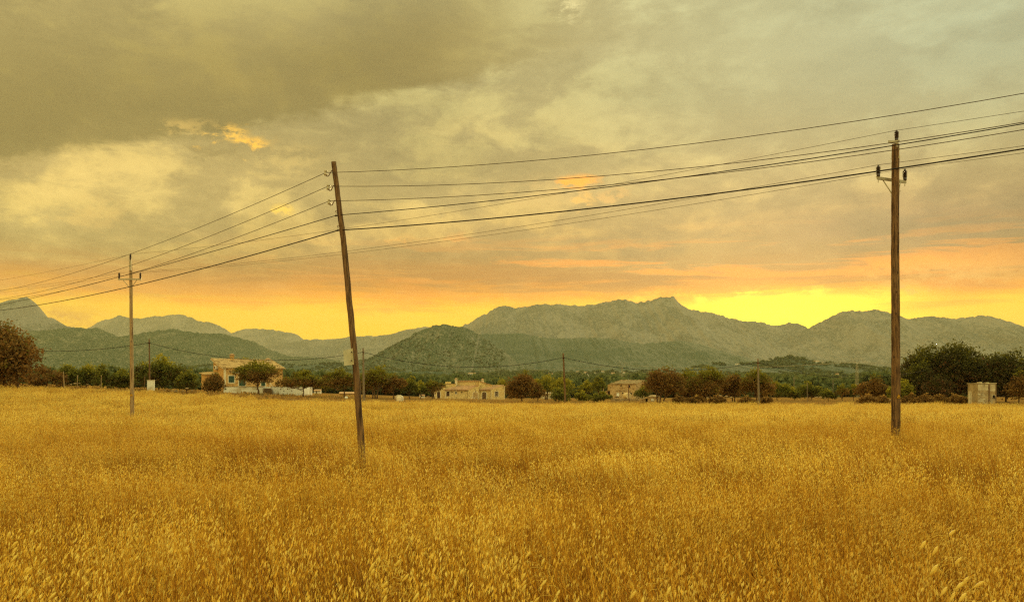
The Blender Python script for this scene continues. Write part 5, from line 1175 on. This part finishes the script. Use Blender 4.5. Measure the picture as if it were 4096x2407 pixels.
# ---- low buildings behind the trees
def low_house(px0, px1, ytop, yb, Y, mat, label, name='shed', roof=M_tileM):
    q0 = P(px0, yb, Y); o = P((px0+px1)/2, yb, Y); w_ = (px1-px0)/F*Y/2; H = (yb-ytop)/F*Y
    e = empty(name, o, .15, label=label, cat='shed'); MB().box((-w_, 0, -1), (w_, 4, H*.72)).build('wall', mat, e)
    MB().slab([(-w_*1.06, -.4, H*.75), (w_*1.06, -.4, H*.75), (w_*1.06, 4.3, H), (-w_*1.06, 4.3, H)], .1).build('roof', roof, e)
    MB().box((-w_*.4, -.03, H*.1), (-w_*.1, -.003, H*.55)).build('opening', M_dark, e)
low_house(1358, 1418, 1566, 1592, 205, M_stoneM, 'low pale roofed shed behind the trees left of the leaning pole')
low_house(1256, 1282, 1556, 1575, 240, M_farwhite, 'small white shed at the end of the white terrace')
low_house(1680, 1700, 1577, 1586, 250, M_farwhite, 'tiny white shed glimpsed between dark tree trunks')
low_house(2172, 2212, 1567, 1584, 260, M_conc, 'pale wall of a low shed behind the yellow green olive tree', roof=M_conc)
low_house(1978, 1994, 1527, 1542, 420, M_farwhite, 'small pink roofed house behind the porch of the wide stone house', 'house')

# ------------------------------------------------------------------ far houses on the valley slope
def vdist(px, py):                                    # where the sight line meets the rising valley floor
    for Y in np.arange(480, 4200, 12.0):
        X = XA(px, Y)
        if CAMZ+(HY-py)/F*Y <= gz(X, Y)+.3: return float(Y)
    return 2600.0
fh = [(1888, 1498, 30, 8, 0, 'long cream house high behind the left end of the wide stone house'), (1970, 1486, 32, 8, 1, 'long pinkish house at the foot of the conical hill'), (2203, 1502, 18, 10, 0, 'small cream house above the yellow green olive tree'),
      (2283, 1506, 22, 8, 0, 'flat white building right of the middle cable pole'), (2452, 1498, 15, 9, 1, 'pink two storey house above the roof of the ruin'), (2495, 1492, 12, 5, 0, 'tiny pale house beside the mast behind the ruin'), (2160, 1490, 12, 6, 0, 'tiny white house at the foot of the long wooded ridge'),
      (2412, 1488, 12, 5, 0, 'tiny cream house left of the mast behind the ruin'), (2345, 1492, 16, 6, 1, 'small cream house in the middle of the hillside hamlet'), (2310, 1490, 13, 6, 0, 'small pale house at the left end of the hillside hamlet'), (2378, 1494, 15, 6, 0, 'cream house at the right end of the hillside hamlet'),
      (1150, 1490, 34, 7, 1, 'long pale building above the spreading tree by the terrace'), (1268, 1490, 20, 7, 0, 'pale flat building left of the leaning pole'), (3290, 1517, 16, 6, 1, 'low house at the foot of the green hill'), (3388, 1526, 22, 5, 1, 'low house right of the lattice mast line'), (3212, 1517, 12, 6, 0, 'small pale house behind the green rounded tree')]
def far_house(px, yb, w_, h_, Y, z, mat, lab):
    k = Y/F; W, H = w_*k, h_*k; e = empty('far_house', (XA(px, Y), Y, z), (px % 7-3)*.06, label=lab, cat='house', group='small houses on the far slope')
    MB().box((-W/2, 0, -H*.8), (W/2, W*.5, H*.72)).build('wall', mat, e)
    q = H*.72; MB().prism([(-W*.54, -W*.04, q), (W*.54, -W*.04, q), (W*.54, W*.54, q), (-W*.54, W*.54, q)], [(-W*.44, W*.2, H*1.02), (W*.44, W*.2, H*1.02), (W*.44, W*.3, H*1.02), (-W*.44, W*.3, H*1.02)]).build('roof', M_tileM, e)
    n = max(2, int(w_/7))
    for i in range(n):
        x = -W/2+W*(i+.5)/n; MB().box((x-W*.05, -.12, H*.16), (x+W*.05, -.02, H*.5)).build('window', M_dark, e)
for px, yb, w_, h_, c, lab in fh:
    Y = vdist(px, yb); far_house(px, yb, w_, h_, Y, CAMZ+(HY-yb)/F*Y, M_farhouse if c else M_farwhite, lab)
def hill_pt(hz, D, front, px, py):
    for T_ in np.linspace(-1, 0, 160):
        Y = D+T_*front; X = XA(px, Y); z, _ = hz(np.array([X]), np.array([T_]))
        if z[0] >= CAMZ+(HY-py)/F*Y: return Y, float(z[0])
    return D-20, CAMZ+(HY-py)/F*(D-20)
for px, yb, w_, h_, lab in ((3358, 1513, 24, 12, 'white two storey villa on the flank of the green hill'), (3268, 1450, 20, 5, 'white terraced house on the crest of the green hill'), (3290, 1454, 10, 4, 'tiny white house just right of the crest house on the green hill'), (2950, 1458, 16, 3, 'pale house on the low left shoulder of the green hill')):
    Y, z = hill_pt(hzG, 2500, 600, px, yb-1); far_house(px, yb, w_, h_, Y-6, z, M_farwhite, lab)

# ------------------------------------------------------------------ far woods
wsrc = bpy.data.collections.new('wood_sources')
for i in range(5):
    rng = np.random.default_rng(100+i); cen = rng.normal(0, 1, (5, 3))*np.array([1.2, 1.2, .7])+np.array([0, 0, 2.6]); rad = rng.uniform(1.2, 2.0, 5)
    V, Q, Tn = leaf_cloud(rng, cen, rad, 260, 1.0, lambda C: .25+.12*C[:, 2]/2.5, clump=6, crad=.5); V[:, 2] = np.maximum(V[:, 2], 0)
    wsrc.objects.link(bpy.data.objects.new('wood_tree_%d' % i, np_mesh('wood_tree', V, Q, [M_wood_leaf], tone=Tn)))
rng = np.random.default_rng(77); wp, wi, wr, ws = [], [], [], []
def put_wood(x, y, z, s_): wp.append((x, y, z)); wi.append(int(rng.integers(5))); wr.append((0, 0, rng.uniform(0, 6.3))); ws.append((s_*rng.uniform(.8, 1.3), s_*rng.uniform(.8, 1.3), s_*rng.uniform(.7, 1.25)))
n = 11000; Yw = 340*np.exp(rng.random(n)*math.log(3400/340)); Xw = rng.uniform(-.62, .62, n)*Yw; dn = fbm(Xw/90, Yw/160, 4, 6); Zw = ground(Xw, Yw)
hs = [(XA(p_[0], vdist(p_[0], p_[1])), vdist(p_[0], p_[1]), p_[2]) for p_ in fh]
for x, y, z, d_ in zip(Xw, Yw, Zw, dn):
    if d_ < .47 and y > 600: continue
    if any(abs(x/y-hx/hy) < (hw*.62)/F and y < hy and y > hy-260 for hx, hy, hw in hs): continue
    put_wood(x, y, z-.4, rng.uniform(.9, 1.7)*(1+y/2600*.5))
for hz, D, front, x0, x1, m_ in [(h_[0], h_[3], h_[4], h_[1], h_[2], m2_) for h_, m2_ in ((HILLS[8], 3200), (HILLS[9], 1500), (HILLS[7], 2200))]:
    Tq = -rng.random(m_)**1.3; Xq = rng.uniform(x0, x1, m_); Zq, Yq = hz(Xq, Tq)
    dq = fbm(Xq/(D*.02), Zq/(D*.012), 4, 15)
    for x, y, z, d_ in zip(Xq, Yq, Zq, dq):
        if d_ > .50: put_wood(x, y, z-.8, rng.uniform(.7, 1.4))
scatter('far_woods', wp, wi, wr, ws, wsrc, label='scattered dark green trees covering the far valley slope', cat='woods', kind='stuff')

# ------------------------------------------------------------------ tall oats close to the camera
def big_oat(px, py, Y, h_span, seed, label):
    rng = np.random.default_rng(seed); X = XA(px, Y); z0 = gz(X, Y); top = P(px, py, Y); H = top.z-z0
    e = empty('oat_stalk', (X+.10, Y, z0), label=label, cat='oat stalk', group='tall oat stalks close to the camera')
    st_ = [(0, 0, -.03), (.0, 0, H*.4), (-.03, 0, H*.75), (-.10, .0, H)]
    MB().tube(st_, [.0022, .0018, .0013, .0007], 5).build('stem', M_oat, e)
    for i in range(13):
        f = i/12; zz = H-h_span*f; b0 = Vector((-.10+.07*f*1.1, 0, zz)); s_ = -1 if i % 3 else 1
        dr = Vector((s_*rng.uniform(.015, .05)-.01, rng.normal(0, .012), -rng.uniform(.0, .02))); c = b0+dr
        b = MB().tube([b0, b0+dr*.5+Vector((0, 0, .008)), c], .0005, 4)
        ax = Vector((-.55+rng.normal(0, .15), rng.normal(0, .2), -.8)).normalized(); L_ = rng.uniform(.025, .034)
        b.tube([c, c+ax*L_*.25, c+ax*L_*.6, c+ax*L_], [.0008, .0040, .0034, .0004], 6)
        b.tube([c+ax*L_*.9, c+ax*L_*1.7+Vector((-.008, 0, 0))], .0004, 3)
        o = b.build('spikelet', M_oat, e, smooth=True)
        o.data.attributes.new('tone', 'FLOAT', 'POINT').data.foreach_set('value', np.full(len(o.data.vertices), .9, np.float32))
    for c in e.children:
        if 'tone' not in c.data.attributes: c.data.attributes.new('tone', 'FLOAT', 'POINT').data.foreach_set('value', np.full(len(c.data.vertices), .35, np.float32))
big_oat(3790, 2115, 2.1, .20, 1, 'pale drooping oat stalk near the right edge, tallest of the close ones')
big_oat(3905, 2290, 2.0, .20, 2, 'pale oat stalk close to the camera in the lower right corner')
big_oat(2110, 2175, 2.6, .16, 3, 'pale oat stalk rising alone below the middle of the picture')
big_oat(2620, 2310, 2.2, .16, 4, 'pale drooping oat stalk at the lower edge right of the middle')
big_oat(95, 2100, 2.5, .17, 5, 'pale oat stalk close to the camera near the left edge')
big_oat(1560, 2230, 2.3, .16, 6, 'pale oat stalk at the lower edge left of the middle')

# ------------------------------------------------------------------ haze
hm = bpy.data.materials.new('valley_haze'); hm.use_nodes = True; ht = hm.node_tree; ht.nodes.clear()
pv = ht.nodes.new('ShaderNodeVolumePrincipled'); pv.inputs['Color'].default_value = (.97, .93, .62, 1); pv.inputs['Density'].default_value = 2.9e-5
pv.inputs['Anisotropy'].default_value = .1; pv.inputs['Density Attribute'].default_value = ''
ho = ht.nodes.new('ShaderNodeOutputMaterial'); ht.links.new(pv.outputs[0], ho.inputs['Volume'])
b = MB().box((-12500, -1200, -12), (12500, 14600, 1260)); hz_ = b.build('haze', hm); tag(hz_, kind='stuff')
hz_.display_type = 'WIRE'
print('INSTANCES', len(pts), len(wp), 'tris', sum(len(m.polygons) for m in bpy.data.meshes))
